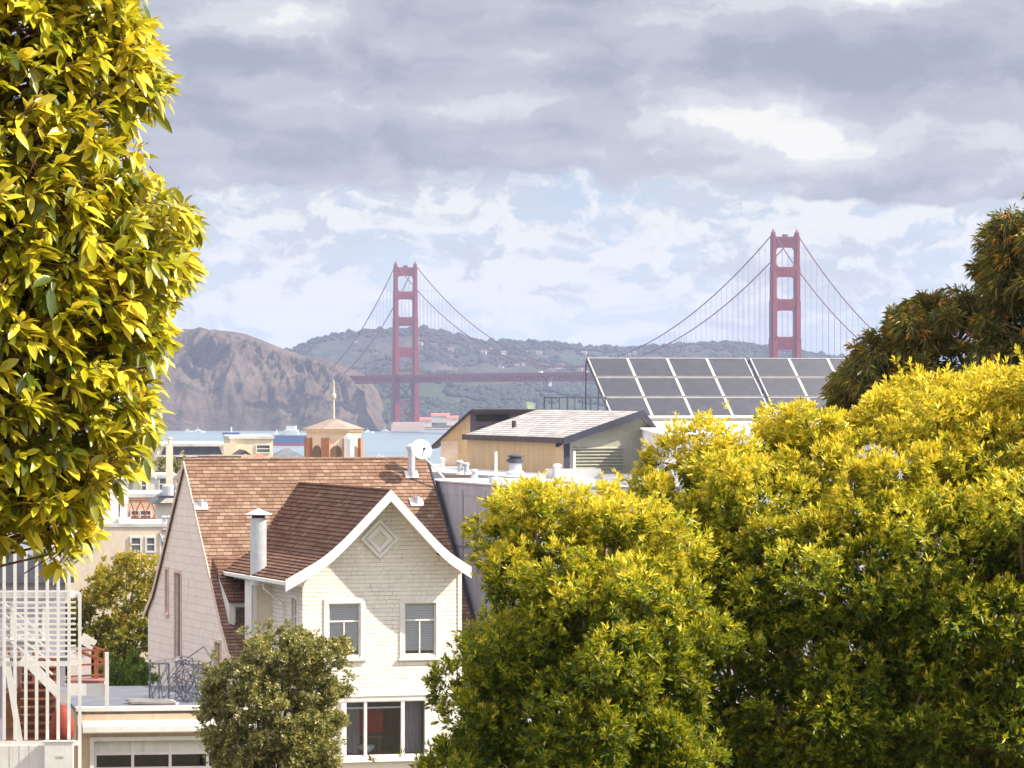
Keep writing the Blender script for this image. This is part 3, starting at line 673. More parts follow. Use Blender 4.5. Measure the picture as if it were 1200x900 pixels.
MB().box(HF, 1.95, 2.6, .40, .78, -10.58, -10.52).build('table_top', M['wood'], tb)
for a in (2.0, 2.5):
    for q in (.42, .72): MB().box(HF, a, a + .05, q, q + .05, -11.5, -10.58).build('leg', M['wood'], tb)
bw = MB().lathe(HF(2.06, .42, -11.02), [(.06, 0), (.14, .02), (.26, .14), (.30, .24), (.28, .24), (.22, .14), (.05, .04)], 20)
tag(bw.build('bowl', M['shipwhite'], smooth=True), 'pale blue white bowl behind the lower picture window sill', 'bowl')
shelf = MB().box(HF, 1.4, 3.7, .16, .75, -11.12, -11.03); shelf.build('window_shelf', M['wood'], HOUSE)
# side and rear walls of the wing
sidef = YF(HF, 0.0)
holed_wall(sidef, -9.0, 0, BASE, -5.35, 0, .14, [(-1.25, -.62, -7.35, -6.35)], M['sid_white'], HOUSE, 'side_wall')
window(sidef, -1.25, -.62, -7.35, -6.35, 0, HOUSE, casing=.12, rail=-6.9, sill=True)
MB().box(HF, MW - .14, MW, .14, 9, BASE, -5.47).build('side_wall', M['sid_white'], HOUSE)
for x_ in (-.02, MW - .1):
    MB().box(HF, x_, x_ + .12, -.025, .0, -9.22, -5.50).build('corner_board', M['sid_white'], HOUSE)
# small side bay
MB().box(HF, -.60, -.002, 3.70, 4.50, BASE, -5.72).build('side_bay', M['creamlt'], HOUSE)
MB().box(HF, -.63, -.46, 3.66, 3.70, BASE, -5.80).box(HF, -.63, -.60, 3.66, 4.50, BASE, -5.80).build('corner_board', M['whiteclean'], HOUSE)
# wing roof
rf = MB(); RY0, RY1 = -.82, 9.72
stepped_roof(rf, HF, [(AP[0], AP[1]), gl[1], gl[0]], RY0 + .03, RY1, 'x', course=.16, butt=.028, thick=.12)
stepped_roof(rf, HF, [AP, grr[1], grr[2]], RY0 + .03, RY1, 'x', course=.16, butt=.028, thick=.12)
wr = rf.build('wing_roof', M['roof_wing'], HOUSE)
MB().tube([HF(AP[0], y, AP[1] + .01) for y in (-.8, 9.6)], .055, 6).build('ridge_cap', M['roof_wing'], wr)
def rake(pts, wdt, y0, y1):                 # barge board following the roof line
    mb = MB(); sm = []
    for i in range(len(pts) - 1):
        for k in range(5): q = k / 5; sm.append((pts[i][0] + (pts[i + 1][0] - pts[i][0]) * q, pts[i][1] + (pts[i + 1][1] - pts[i][1]) * q))
    sm.append(pts[-1])
    for _ in range(3): sm = [sm[0]] + [((sm[i - 1][0] + 2 * sm[i][0] + sm[i + 1][0]) / 4, (sm[i - 1][1] + 2 * sm[i][1] + sm[i + 1][1]) / 4) for i in range(1, len(sm) - 1)] + [sm[-1]]
    poly = [(a, b_ + .045) for a, b_ in sm] + [(a, b_ - wdt) for a, b_ in reversed(sm)]
    # split in convex pieces
    n = len(sm)
    vs_ = [HF(a, y, b_) for y in (y0, y1) for a, b_ in poly]; m_ = 2 * n; fs = []
    for i in range(n - 1):
        j, k = m_ - 1 - i, m_ - 2 - i
        fs += [(i, i + 1, k, j)[::-1], (m_ + i, m_ + i + 1, m_ + k, m_ + j), (i, i + 1, m_ + i + 1, m_ + i), (j, k, m_ + k, m_ + j)]
    fs += [(0, m_ - 1, 2 * m_ - 1, m_), (n - 1, n, m_ + n, m_ + n - 1)]
    return mb.add(vs_, fs)
rake([(AP[0], AP[1]), gl[1], (gl[0][0] - .06, gl[0][1] - .02)], .30, -.86, -.80).build('barge_board', M['whiteclean'], HOUSE)
rake([(AP[0], AP[1]), grr[1], (grr[2][0] + .05, grr[2][1] - .02)], .30, -.862, -.802).build('barge_board', M['whiteclean'], HOUSE)
rake([(AP[0], AP[1] - .13), (gl[1][0], gl[1][1] - .13), (gl[0][0], gl[0][1] - .13)], .03, -.79, -.02).build('soffit', M['white'], HOUSE)
rake([(AP[0], AP[1] - .13), (grr[1][0], grr[1][1] - .13), (grr[2][0], grr[2][1] - .13)], .03, -.79, -.02).build('soffit', M['white'], HOUSE)
mb = MB(); mb.box(HF, gl[0][0] - .10, gl[0][0] - .01, -.80, 6.6, gl[0][1] - .14, gl[0][1] - .02); mb.build('gutter', M['whiteclean'], HOUSE, bevel=.02)
for i in range(11): MB().box(HF, -.62, -.02, -.2 + i * .6, -.12 + i * .6, -5.95, -5.85).build('rafter_tail', M['white'], HOUSE)
MB().tube([HF(-.62, 2.3, -5.95), HF(-.60, 2.3, -6.1), HF(-.08, 2.0, -6.55), HF(-.07, 2.0, -9)], .035, 8).build('downpipe', M['white'], HOUSE)
MB().tube([HF(MW + .25, .8, -5.6), HF(MW + .12, .8, -6.2), HF(MW + .1, .8, -9)], .04, 8).build('downpipe', M['white'], HOUSE)
# diamond ornament
dcx, dcz = 2.37, -4.55
o1 = .56
MB().pxz(HF, [(dcx, dcz + o1), (dcx + o1, dcz), (dcx, dcz - o1), (dcx - o1, dcz)], -.05, 0).build('diamond_ornament', surf('ornament_cream', (.82, .77, .66), scale=4), HOUSE)
dm = HOUSE.children[-1] if False else [o for o in COL.objects if o.name == 'diamond_ornament'][0]
mb = MB(); o1 = .43; o2 = .25
for q in range(4):
    c = [(0, 1), (1, 0), (0, -1), (-1, 0)]; a, b_ = c[q], c[(q + 1) % 4]
    mb.pxz(HF, [(dcx + a[0] * o1, dcz + a[1] * o1), (dcx + b_[0] * o1, dcz + b_[1] * o1), (dcx + b_[0] * o2, dcz + b_[1] * o2), (dcx + a[0] * o2, dcz + a[1] * o2)], -.09, -.06)
mb.build('moulding', M['whiteclean'], dm)
mb = MB(); o1 = .60; o2 = .48
for q in range(4):
    c = [(0, 1), (1, 0), (0, -1), (-1, 0)]; a, b_ = c[q], c[(q + 1) % 4]
    mb.pxz(HF, [(dcx + a[0] * o1, dcz + a[1] * o1), (dcx + b_[0] * o1, dcz + b_[1] * o1), (dcx + b_[0] * o2, dcz + b_[1] * o2), (dcx + a[0] * o2, dcz + a[1] * o2)], -.11, -.05)
mb.build('outer_moulding', M['whiteclean'], dm)
# main block
GX0, GX1 = -1.08, 7.0
frontp = [(10.3, -2.33), (7.3, -5.38), (5.5, -7.28), (4.4, -8.20), (3.5, -8.75)]
rearp = [(10.3, -2.33), (12.0, -4.05), (13.7, -5.80), (14.7, -6.75), (15.8, -7.45)]
mr = MB(); stepped_roof(mr, HF, frontp, GX0 - .07, GX1, 'y', course=.155, butt=.020, thick=.10); stepped_roof(mr, HF, rearp, GX0 - .07, GX1, 'y', course=.155, butt=.020, thick=.10)
mro = mr.build('main_roof', M['roof_main'], HOUSE)
MB().tube([HF(x_, 10.3, -2.32) for x_ in (GX0 - .1, GX1)], .06, 6).build('ridge_cap', M['roof_main'], mro)
# pink gable wall facing left, with openings, built in strips
pf = YF(HF, GX0)
holes = [(-13.05, -12.70, -7.35, -5.95), (-11.75, -10.95, -8.75, -6.0), (-6.42, -5.75, -8.92, -7.95)]
tri = [(y, z - .09) for y, z in reversed(rearp)] + [(y, z - .09) for y, z in frontp[1:]]
tz = lambda y: float(np.interp(y, [q[0] for q in sorted(tri)], [q[1] for q in sorted(tri)]))
mb = MB(); brk = sorted({q[0] for q in tri} | {-h[0] for h in holes} | {-h[1] for h in holes} | {3.6, 15.6}); brk = [q for q in brk if 3.6 <= q <= 15.6]
for a, b_ in zip(brk[:-1], brk[1:]):
    hs = [h for h in holes if -h[1] <= (a + b_) / 2 <= -h[0]]
    spans = [(BASE, None)] if not hs else [(BASE, hs[0][2]), (hs[0][3], None)]
    for z0, z1 in spans:
        za, zb = (tz(a), tz(b_)) if z1 is None else (z1, z1)
        mb.quad(HF(GX0, b_, z0), HF(GX0, a, z0), HF(GX0, a, za), HF(GX0, b_, zb)); mb.quad(HF(GX0 + .14, a, z0), HF(GX0 + .14, b_, z0), HF(GX0 + .14, b_, zb), HF(GX0 + .14, a, za))
for xa, xb, za, zb in holes:
    mb.quad(pf(xa, 0, za), pf(xa, 0, zb), pf(xa, .14, zb), pf(xa, .14, za)); mb.quad(pf(xb, 0, zb), pf(xb, 0, za), pf(xb, .14, za), pf(xb, .14, zb))
    mb.quad(pf(xa, 0, za), pf(xa, .14, za), pf(xb, .14, za), pf(xb, 0, za)); mb.quad(pf(xa, 0, zb), pf(xb, 0, zb), pf(xb, .14, zb), pf(xa, .14, zb))
pinko = mb.build('pink_gable_wall', M['sid_pink'], HOUSE); pinko['label'] = 'pale pink shingled side gable wall'
pinktrim = surf('pink_trim', (.80, .64, .56), (.72, .52, .44), scale=4)
for h in holes: window(pf, *h, 0, HOUSE, casing=.09, mats=pinktrim, sill=True, blind=.3 if h is holes[1] else None)
MB().box(HF, GX0 + .14, GX1 - .02, 3.62, 3.76, BASE, -8.86).box(HF, GX0 + .14, GX1 - .02, 15.4, 15.54, BASE, -7.5).box(HF, GX1 - .15, GX1 - .01, 3.8, 15.4, BASE, -8.9).build('wall', M['sid_white'], HOUSE)
mb = MB()
for pr in (frontp, rearp):
    for a, b_ in zip(pr[:-1], pr[1:]):
        mb.prism([HF(GX0 - .10, a[0], a[1] + .02), HF(GX0 - .10, b_[0], b_[1] + .02), HF(GX0 - .10, b_[0], b_[1] - .17), HF(GX0 - .10, a[0], a[1] - .17)], HF.x * .028)
mb.build('verge_board', pinktrim, HOUSE)
mb = MB()
for a, b_ in zip(frontp[:-1], frontp[1:]): mb.prism([HF(GX1, a[0], a[1] + .07), HF(GX1, b_[0], b_[1] + .07), HF(GX1, b_[0], b_[1] - .2), HF(GX1, a[0], a[1] - .2)], HF.x * .05)
mb.build('verge_flashing', M['bluedark'], HOUSE)
# small dormer between the pink gable and the wing
DX0, DX1 = -.90, -.02
mb = MB(); stepped_roof(mb, HF, [(7.35, -5.33), (5.22, -6.62)], DX0 - .06, DX1, 'y', course=.18, butt=.02, thick=.06)
dro = mb.build('dormer_roof', M['roof_wing'], HOUSE)
MB().pyz(HF, [(5.4, -7.5), (5.4, -6.60), (7.2, -5.50)], DX0, DX0 + .08).build('dormer_cheek', M['whiteclean'], HOUSE)
holed_wall(HF, DX0 + .08, DX1, -7.6, -6.60, 5.4, .10, [(-.72, -.22, -7.42, -6.78)], M['creamlt'], HOUSE, 'dormer_front')
window(HF, -.72, -.22, -7.42, -6.78, 5.4, HOUSE, casing=.07)
# galvanised flue on the wing roof
def flue(fr0, r, h, cap, th, mats):
    MB().lathe(fr0, [(r, -.5), (r, h)], 20).build('pipe', mats, th, smooth=False)
    MB().lathe(fr0 + Vector((0, 0, h)), [(r * .82, 0), (r * .82, .10)], 12).build('collar', M['dark'], th)
    MB().lathe(fr0 + Vector((0, 0, h + .10)), [(cap, 0), (cap, .02), (r * .5, .14), (.02, .2)], 20).build('rain_cap', mats, th)
q = HF(-.47, 3.45, -5.55)
fl = thing('flue_pipe', tuple(q), 0, 'tall galvanised flue pipe with conical cap on the wing roof', 'flue pipe'); flue(q, .25, 1.55, .42, fl, M['galv'])
def vent(px, py, D, h, r, lab, cap=False):
    p = P(px, py, D); t_ = thing('roof_vent', tuple(p), 0, lab, 'roof vent')
    MB().lathe(p, [(r, -.3), (r, h), (r * 1.15, h), (r * 1.15, h + .06)], 14).build('pipe', M['galv'], t_)
    n = Vector((HF.x * 0 - HF.y * .7 + Vector((0, 0, .7)))); a = HF.x; b_ = n.cross(a).normalized(); n = n.normalized(); c = p + n * .03
    MB().prism([c + a * .22 + b_ * .16, c - a * .22 + b_ * .16, c - a * .22 - b_ * .16, c + a * .22 - b_ * .16], n * .02).build('flashing', M['whiteclean'], t_)
    if cap: MB().lathe(p + Vector((0, 0, h + .06)), [(r * 1.5, 0), (r * 1.5, .1), (r * .6, .18)], 14).build('cap', M['galv'], t_)
def on_roof(px, prof=frontp, lo=3.6, hi=10.2, py=None):   # solve the main roof point seen at px, py
    best = None
    for y in np.linspace(lo, hi, 400):
        z = float(np.interp(y, [q[0] for q in sorted(prof)], [q[1] for q in sorted(prof)]))
        # x along ridge so that the pixel column fits
        A_ = HF.o.x - HF.y.x * -y; oX = HF.o.x + HF.y.x * y; oY = HF.o.y + HF.y.y * y; kx = (px - 600) / F
        x_ = (kx * oY - oX) / (HF.x.x - kx * HF.x.y); pt = HF(x_, y, z); e = abs((CZ - pt.z) / pt.y * F + 454 - py)
        if best is None or e < best[0]: best = (e, pt)
    return best[1]
def roofvent(px, py, h, r, lab, cap=False):
    p = on_roof(px, py=py); vent(600 + p.x / p.y * F, 454 + (CZ - p.z) / p.y * F, p.y, h, r, lab, cap)
roofvent(482, 557, .78, .12, 'tall white metal vent pipe near the right end of the brown roof ridge', True)
roofvent(488, 590, .16, .10, 'short white roof vent low on the shadowed right part of the main roof')
roofvent(235, 594, .18, .09, 'short white roof vent near the pink gable at the left end of the main roof')

# ------------------------------------------------------------------ grey neighbour with the white flat roof
GB = thing('flat_roofed_building', tuple(HF(12, 20, BASE)), R(HA), 'grey stucco building with white flat roof right of the brown roofed house', 'building')
gx0, gx1, gy0, gy1 = 7.22, 20.0, 1.0, 24.0; rz_ = -3.30
MB().box(HF, gx0, gx1, gy0, gy1, BASE - 6, rz_ - .02).build('wall', M['grey'], GB)
MB().box(HF, gx0 + .2, gx1 - .2, gy0 + .2, gy1 - .2, rz_ - .02, rz_ + .02).build('roof_surface', M['roofwhite'], GB)
MB().box(HF, 15.2, 30, gy1 + .003, 52, BASE - 6, rz_ - .03).build('rear_wall', M['grey'], GB); MB().box(HF, 15.2, 30, gy1 + .003 - .2, 52, rz_ - .03, rz_ + .018).build('rear_roof', M['roofwhite'], GB)
mb = MB(); ph = -3.07
mb.box(HF, gx0 - .01, gx0 + .2, gy0 - .01, gy1, rz_ - .15, ph).box(HF, gx0 + .2, gx1, gy0 - .01, gy0 + .2, rz_ - .15, ph).box(HF, gx1 - .2, gx1 + .01, gy0 + .2, gy1, rz_ - .15, ph)
mb.build('parapet', M['grey'], GB)
MB().box(HF, gx0 - .05, gx0 + .24, gy0 - .05, gy1, ph, ph + .05).box(HF, gx0 + .24, gx1, gy0 - .05, gy0 + .24, ph, ph + .05).build('coping', M['roofwhite'], GB)
mb = MB()
for y in (2.2, 4.6, 7.0, 9.4): mb.box(HF, gx0 - .025, gx0 - .012, y, y + .04, -9.8, -3.25)
mb.box(HF, gx0 - .025, gx0 - .012, 1, 10, -5.1, -5.05); mb.build('wall_joints', surf('joint_grey', (.33, .34, .40)), GB)  # darker blue-grey strips along the wall joints
mb = MB()
for px0, px1, py in ((598, 640, 549), (640, 705, 560)):
    mb = MB()
    a = P(px0, py, 5093 * 3.25 / (py - 454)); b_ = P(px1, py, 5093 * 3.25 / (py - 454)); fr = Fr(a, 6); mb.box(fr, 0, (b_ - a).length, 0, .3, -.1, .32); mb.build('roof_kerb', M['roofwhite'], GB)
def rooftop(px, py):                       # point on the flat roof seen at this pixel
    D = F * (-rz_ - .02) / (py - 454); return P(px, py, D)
def pipe_vent(px, py, h, r, lab, capr=1.35, mat='galv', name='pipe_vent'):
    p = rooftop(px, py); t_ = thing(name, tuple(p), 0, lab, 'roof vent')
    MB().lathe(p, [(r * 1.6, 0), (r * 1.2, .08), (r, .1), (r, h)], 14).build('pipe', M[mat], t_)
    MB().lathe(p + Vector((0, 0, h)), [(r * capr, 0), (r * capr, .07), (r * .7, .12)], 14).build('cap', M[mat], t_); return t_
pipe_vent(518, 551, .38, .10, 'short capped white vent pipe next to the satellite dish')
pipe_vent(539, 556, .42, .10, 'left one of two capped vents standing close together on the white flat roof')
pipe_vent(546.5, 556, .34, .09, 'right one of two capped vents standing close together on the white flat roof')
pipe_vent(556, 560, .20, .09, 'lowest vent stub on the white flat roof, right of the pair of vents')
pipe_vent(653, 561, .42, .12, 'capped white vent at the right of the flat roof, before the louvre wall', mat='roofwhite')
pipe_vent(672, 569, .30, .10, 'small white vent beside the right hand pole on the flat roof', mat='roofwhite')
p = rooftop(604, 557); t_ = thing('turbine_vent', tuple(p), 0, 'large steel ventilator with flared dark hood on the white flat roof', 'ventilator')
MB().lathe(p, [(.36, 0), (.34, .1), (.24, .2), (.22, .45)], 18).build('base', M['galv'], t_)
MB().lathe(p + Vector((0, 0, .45)), [(.24, 0), (.34, .06), (.34, .14), (.22, .2), (.22, .24)], 18).build('hood', M['steel'], t_)
MB().lathe(p + Vector((0, 0, .69)), [(.30, 0), (.30, .05), (.12, .12)], 18).build('cap', M['steel'], t_)
def pole(px, py, h, lab, block=True):
    p = rooftop(px, py); t_ = thing('roof_pole', tuple(p), 0, lab, 'pole'); MB().tube([p, p + Vector((0, 0, h))], .045, 8).build('shaft', M['whiteclean'], t_)
    if block: MB().box(Fr(p, HA), -.2, .2, -.2, .2, 0, .30).build('block', M['grey'], t_, bevel=.02)
pole(581, 570, 1.15, 'white pole standing in a grey block on the left of the flat roof')
pole(673, 566, 1.10, 'white pole in front of the louvres on the flat roof', False)
p = rooftop(539, 559); tag(MB().box(Fr(p, 8), -.55, .55, -.12, .12, 0, .07).build('timber_sleeper', M['wood']), 'rusty brown timber sleeper lying before the pair of vents on the flat roof', 'timber')
p = rooftop(660, 567); tag(MB().box(Fr(p, 30), -.5, .5, -.1, .1, 0, .08).build('timber_sleeper', M['wood']), 'short brown timber lying near the white pole on the flat roof', 'timber')
# satellite dish
p = HF(gx0 + .1, 9.2, ph + .05)
sdh = thing('satellite_dish', tuple(p), 0, 'white satellite dish on a mast at the end of the brown ridge', 'satellite dish')
top = P(496, 531, p.y); MB().tube([p, top + Vector((0, .05, -.1))], .03, 8).build('mast', M['galv'], sdh)
ax = Vector((.35, -.9, .42)).normalized(); cdish = P(493, 528, p.y - .1)
MB().lathe(cdish, [(.02, 0), (.14, .012), (.26, .05), (.34, .10), (.35, .10), (.27, .03), (.14, -.012), (.02, -.025)], 24, ax=ax).build('reflector', M['shipwhite'], sdh, smooth=True)
MB().tube([cdish - Vector((0, 0, .3)) + ax * .05, cdish + ax * .36 - Vector((0, 0, .08))], .016, 6).box(Fr(cdish + ax * .36 - Vector((0, 0, .08))), -.04, .04, -.04, .04, -.04, .04).build('feed_arm', M['dark'], sdh)

# tan penthouse and clerestory on that roof
TF = Fr(P(661, 513, 165), HA); tb_ = -1.62 + .0
bz = (CZ + rz_) - TF.o.z
TP = thing('tan_penthouse', tuple(TF(1.5, 6, bz)), R(HA), 'tan and olive penthouse with pale shingle roof and louvred end wall', 'penthouse')
LEN = 12.3; RW = 3.02; RH = 1.0
MB().box(TF, 0, .12, .12, LEN, bz, -.12).build('side_wall', M['tan'], TP)
MB().pxz(TF, [(0, bz), (4.3, bz), (4.3, -.35), (RW, RH - .18), (0, -.14)], 0, .12).build('end_wall', M['olive'], TP)
mb = MB(); stepped_roof(mb, TF, [(RW, RH), (-.14, -.03)], -.35, LEN + .1, 'x', course=.24, butt=.012, thick=.10); stepped_roof(mb, TF, [(RW, RH), (RW + .9, -.1)], -.35, LEN, 'x', course=.24, butt=.012, thick=.10)
mb.build('roof', M['roof_grey'], TP)
mb = MB()
def bargeT(a, b_, w_):
    mb.prism([TF(a[0], -.42, a[1] + .04), TF(b_[0], -.42, b_[1] + .04), TF(b_[0], -.42, b_[1] - w_), TF(a[0], -.42, a[1] - w_)], TF.y * .06)
bargeT((-.16, -.03), (RW + .04, RH + .02), .24); bargeT((RW + .04, RH + .02), (RW + .95, -.12), .2)
mb.build('barge_board', M['bluedark'], TP)
MB().box(TF, -.19, -.142, -.36, LEN + .1, -.21, .01).build('fascia', M['dark'], TP)
MB().box(TF, -.02, .22, -.03, -.003, bz, -.12).build('corner_board', M['bluedark'], TP)
mb = MB()
for i in range(7): z = -.35 - i * .125; mb.prism([TF(.32, -.004, z), TF(.32, -.09, z - .05), TF(.32, -.09, z - .075), TF(.32, -.004, z - .03)], TF.x * 2.05)
mb.build('louvre', M['olive'], TP)
MB().tube([TF(.9, 8.9, .27), TF(.9, 8.9, .58)], .09, 8).build('roof_pipe', M['dark'], TP)
MB().box(TF, -.1, .0, .25, .38, -.30, -.12).box(TF, -.22, -.1, .26, .37, -.36, -.2).build('lamp_bracket', M['black'], TP)
# clerestory block further back, its roof climbing from left to right
CF = Fr(P(551, 481, 180), -5); cb = (CZ + rz_) - CF.o.z
CB = thing('clerestory_block', tuple(CF(1, 1, cb)), R(HA), 'tan roof block with steep mono pitch roof and dark clerestory, left of the penthouse', 'penthouse')
MB().pxz(CF, [(-1.22, cb), (0, cb), (0, -.12), (-1.22, -1.22)], 0, .12).build('end_wall', M['tan'], CB)
MB().box(CF, -1.22, -.5, -.02, -.003, cb, -1.25).build('pale_panel', surf('pale_panel', (.66, .50, .38)), CB)
mb = MB(); mb.prism([CF(.06, -.25, .05), CF(-1.62, -.25, -1.48), CF(-1.62, -.25, -1.60), CF(.06, -.25, -.09)], CF.y * 3.0); mb.build('sloping_roof', M['dark'], CB)
MB().box(CF, .06, 3.2, -.25, 2.6, -.07, .05).build('flat_roof', M['dark'], CB)
MB().box(CF, .0, 3.2, 0, .12, cb, -.07).build('clerestory_wall', surf('dark_plum_boards', (.13, .11, .14)), CB)
MB().box(CF, .25, 1.6, -.03, -.003, -.45, -.2).prism([CF(.25, -.03, -.75), CF(1.6, -.03, -.48), CF(1.6, -.03, -.54), CF(.25, -.03, -.82)], CF.y * .02).build('clerestory_window', M['black'], CB)

# ------------------------------------------------------------------ building under the solar collectors, railing, collectors
SF = Fr(P(688, 421, 203), HA)
SB = thing('collector_building', tuple(SF(8, 3, -16)), R(HA), 'white roofed building carrying the solar collectors', 'building')
zt = -2.62
MB().box(SF, -2.6, 22, -7.2, 6, -18, zt - .08).build('wall', M['olive'], SB); MB().box(SF, -2.7, 22.1, -7.3, 6.1, zt - .08, zt).build('roof_surface', M['roofwhite'], SB)
LR = Fr(P(778, 509, 142), 0); MB().box(LR, 0, 14, 0, 58, -12, -.06).build('lower_wall', M['roofwhite'], SB); MB().box(LR, -.1, 14.1, -.1, 58, -.06, 0).build('lower_roof', M['roofwhite'], SB)
MB().box(SF, -2.6, 4, 5.7, 6, zt, zt + .1).build('roof_kerb', M['roofwhite'], SB)
m_col = bpy.data.materials.new('collector_glass'); m_col.use_nodes = True; t = NT(m_col.node_tree); b = t.n['Principled BSDF']
uv = t.node('ShaderNodeUVMap').outputs[0]; u_, v_, _ = t.sep(uv)
line = t.m('LESS_THAN', t.m('FRACT', t.m('MULTIPLY', v_, 14.0)), .16)
c = t.mix(t.step(t.noise(uv, 2.5, 4), .35, .7), (.020, .022, .036), (.036, .038, .056)); c = t.mix(t.m('MULTIPLY', line, .5), c, (.11, .11, .14))
t.put(b.inputs['Base Color'], c); b.inputs['Roughness'].default_value = .15; b.inputs['Specular IOR Level'].default_value = .8
b.inputs['Coat Weight'].default_value = .8; b.inputs['Coat Roughness'].default_value = .08
m_alu = surf('aluminium_frame', (.62, .61, .61), (.52, .51, .52), rough=.4, metal=.3)
h_tot, drop = 3.55, 2.75; sl = math.hypot(h_tot, drop); un = Vector((0, 0, 0))
def bank(x0, n, lab):
    th = thing('solar_collector_bank', tuple(SF(x0, -1.5, zt)), R(HA), lab, 'solar panels')
    dn = (SF.y * -h_tot + Vector((0, 0, -drop))).normalized(); nn = (SF.x.cross(-dn)).normalized()
    if nn.z < 0: nn = -nn
    wd = 1.95; rh = (sl - .22) / 3
    for c_ in range(n):
        for r_ in range(3):
            a = SF(x0 + c_ * (wd + .03), 0, 0) + dn * (r_ * (rh + .09))
            fr_ = MB()
            def bx_(u0, u1, v0, v1, h0, h1, mb):
                p = [a + SF.x * uu + dn * vv + nn * hh for hh in (h0, h1) for vv in (v0, v1) for uu in (u0, u1)]
                mb.add(p, [(0, 2, 3, 1), (4, 5, 7, 6), (0, 1, 5, 4), (2, 6, 7, 3), (0, 4, 6, 2), (1, 3, 7, 5)])
            e = .026
            for q in ((0, wd, 0, e), (0, wd, rh - e * .5, rh), (0, e * 1.9, e, rh - e * .5), (wd - e * 1.9, wd, e, rh - e * .5)): bx_(*q, 0, .09, fr_)
            po = fr_.build('panel', m_alu, th)
            g = MB(); bx_(e, wd - e, e, rh - e, .02, .07, g); g.build('glass', m_col, po)
    rk = MB()
    for c_ in range(n + 1):
        xx = x0 + c_ * (wd + .03) - .02
        a = SF(xx, 0, 0) - nn * .05; rk.tube([a, a + dn * sl], .045, 4); rk.tube([SF(xx, .1, -.08), SF(xx, .15, zt)], .04, 4); rk.tube([SF(xx, -1.7, -1.4), SF(xx, -1.6, zt)], .04, 4)
    for r_ in range(4):
        a = SF(x0, 0, 0) + dn * (r_ * (rh + .09) - .045) - nn * .07; rk.tube([a, a + SF.x * (n * (wd + .03))], .05, 4)
    rk.build('rack', M['steel'], th)
bank(0, 4, 'left bank of dark solar collectors, four columns wide, on the white roof'); bank(8.12, 4, 'right bank of dark solar collectors partly behind the drooping dark tree')
RF = Fr(P(637, 466, 198), 12); rl = thing('roof_railing', tuple(RF(1, 0, -1)), R(12), 'thin metal roof railing left of the solar collectors', 'railing')
MB().box(RF, 0, 2.95, -.03, .03, -.03, .03).build('top_rail', M['steel'], rl)
for i in range(9): MB().box(RF, i * .36, i * .36 + .04 + .03 * (i % 3 == 0), -.02, .02, -1.0, -.03).build('post', M['steel'], rl)

# ------------------------------------------------------------------ garage with flat roof
GFr = Fr(P(90, 830, 122), 9.0); gW = 5.3; gb = BASE + 0 - (GFr.o.z - CZ)
GA = thing('garage', tuple(GFr(gW / 2, 4, gb)), R(9), 'low tan garage with white cornice and panelled white door', 'garage')
dz1 = -1.0
holed_wall(GFr, 0, gW, gb, -.10, 0, .15, [(.48, 4.7, gb, -.93)], M['garage'], GA)
MB().box(GFr, 0, .15, .15, 9.3, gb, -.10).box(GFr, gW - .15, gW, .15, 9.3, gb, -.1).build('side_wall', M['garage'], GA)
MB().box(GFr, .0, gW, .0, 9.8, -.18, -.06).build('roof_surface', M['roofgrey'], GA)
MB().box(GFr, -.03, gW + .03, -.03, .22, -.10, .03).build('coping', M['white'], GA, bevel=.015)
MB().pyz(GFr, [(-.003, -.36), (-.28, -.42), (-.34, -.50), (-.34, -.66), (-.26, -.70), (-.003, -.72)], .15, gW + .1).build('cornice', M['whiteclean'], GA)
dr = MB(); yd = .12
dr.box(GFr, .36, .48, -.05, .15, gb, -.82).box(GFr, .48, 4.82, -.05, .15, -.93, -.82)
do = dr.build('door_frame', M['whiteclean'], GA)
gd = MB(); z0, z1, z2, z3 = -.97, -1.26, -1.34, -1.68
gd.box(GFr, .48, 4.7, yd, yd + .05, -.97, -.93)
gd.box(GFr, .48, 4.7, yd, yd + .05, z2, z1); gd.box(GFr, .48, 4.7, yd, yd + .05, gb, z3)
xs = [.48 + i * 1.055 for i in range(5)]
for x_ in xs: gd.box(GFr, x_ - .0, x_ + .08, yd - .003, yd + .05, gb, -.93)
god = gd.build('garage_door', M['whiteclean'], GA)
for i in range(4):
    MB().box(GFr, xs[i] + .08, xs[i + 1], yd + .03, yd + .05, z1, z0).build('panel', M['white'], god)
    MB().box(GFr, xs[i] + .08, xs[i + 1], yd + .03, yd + .04, z3, z2).build('pane', M['darkglass'], god)
MB().box(GFr, .5, 4.6, 1.2, 1.25, gb, -.95).build('room_darkness', M['black'], GA)
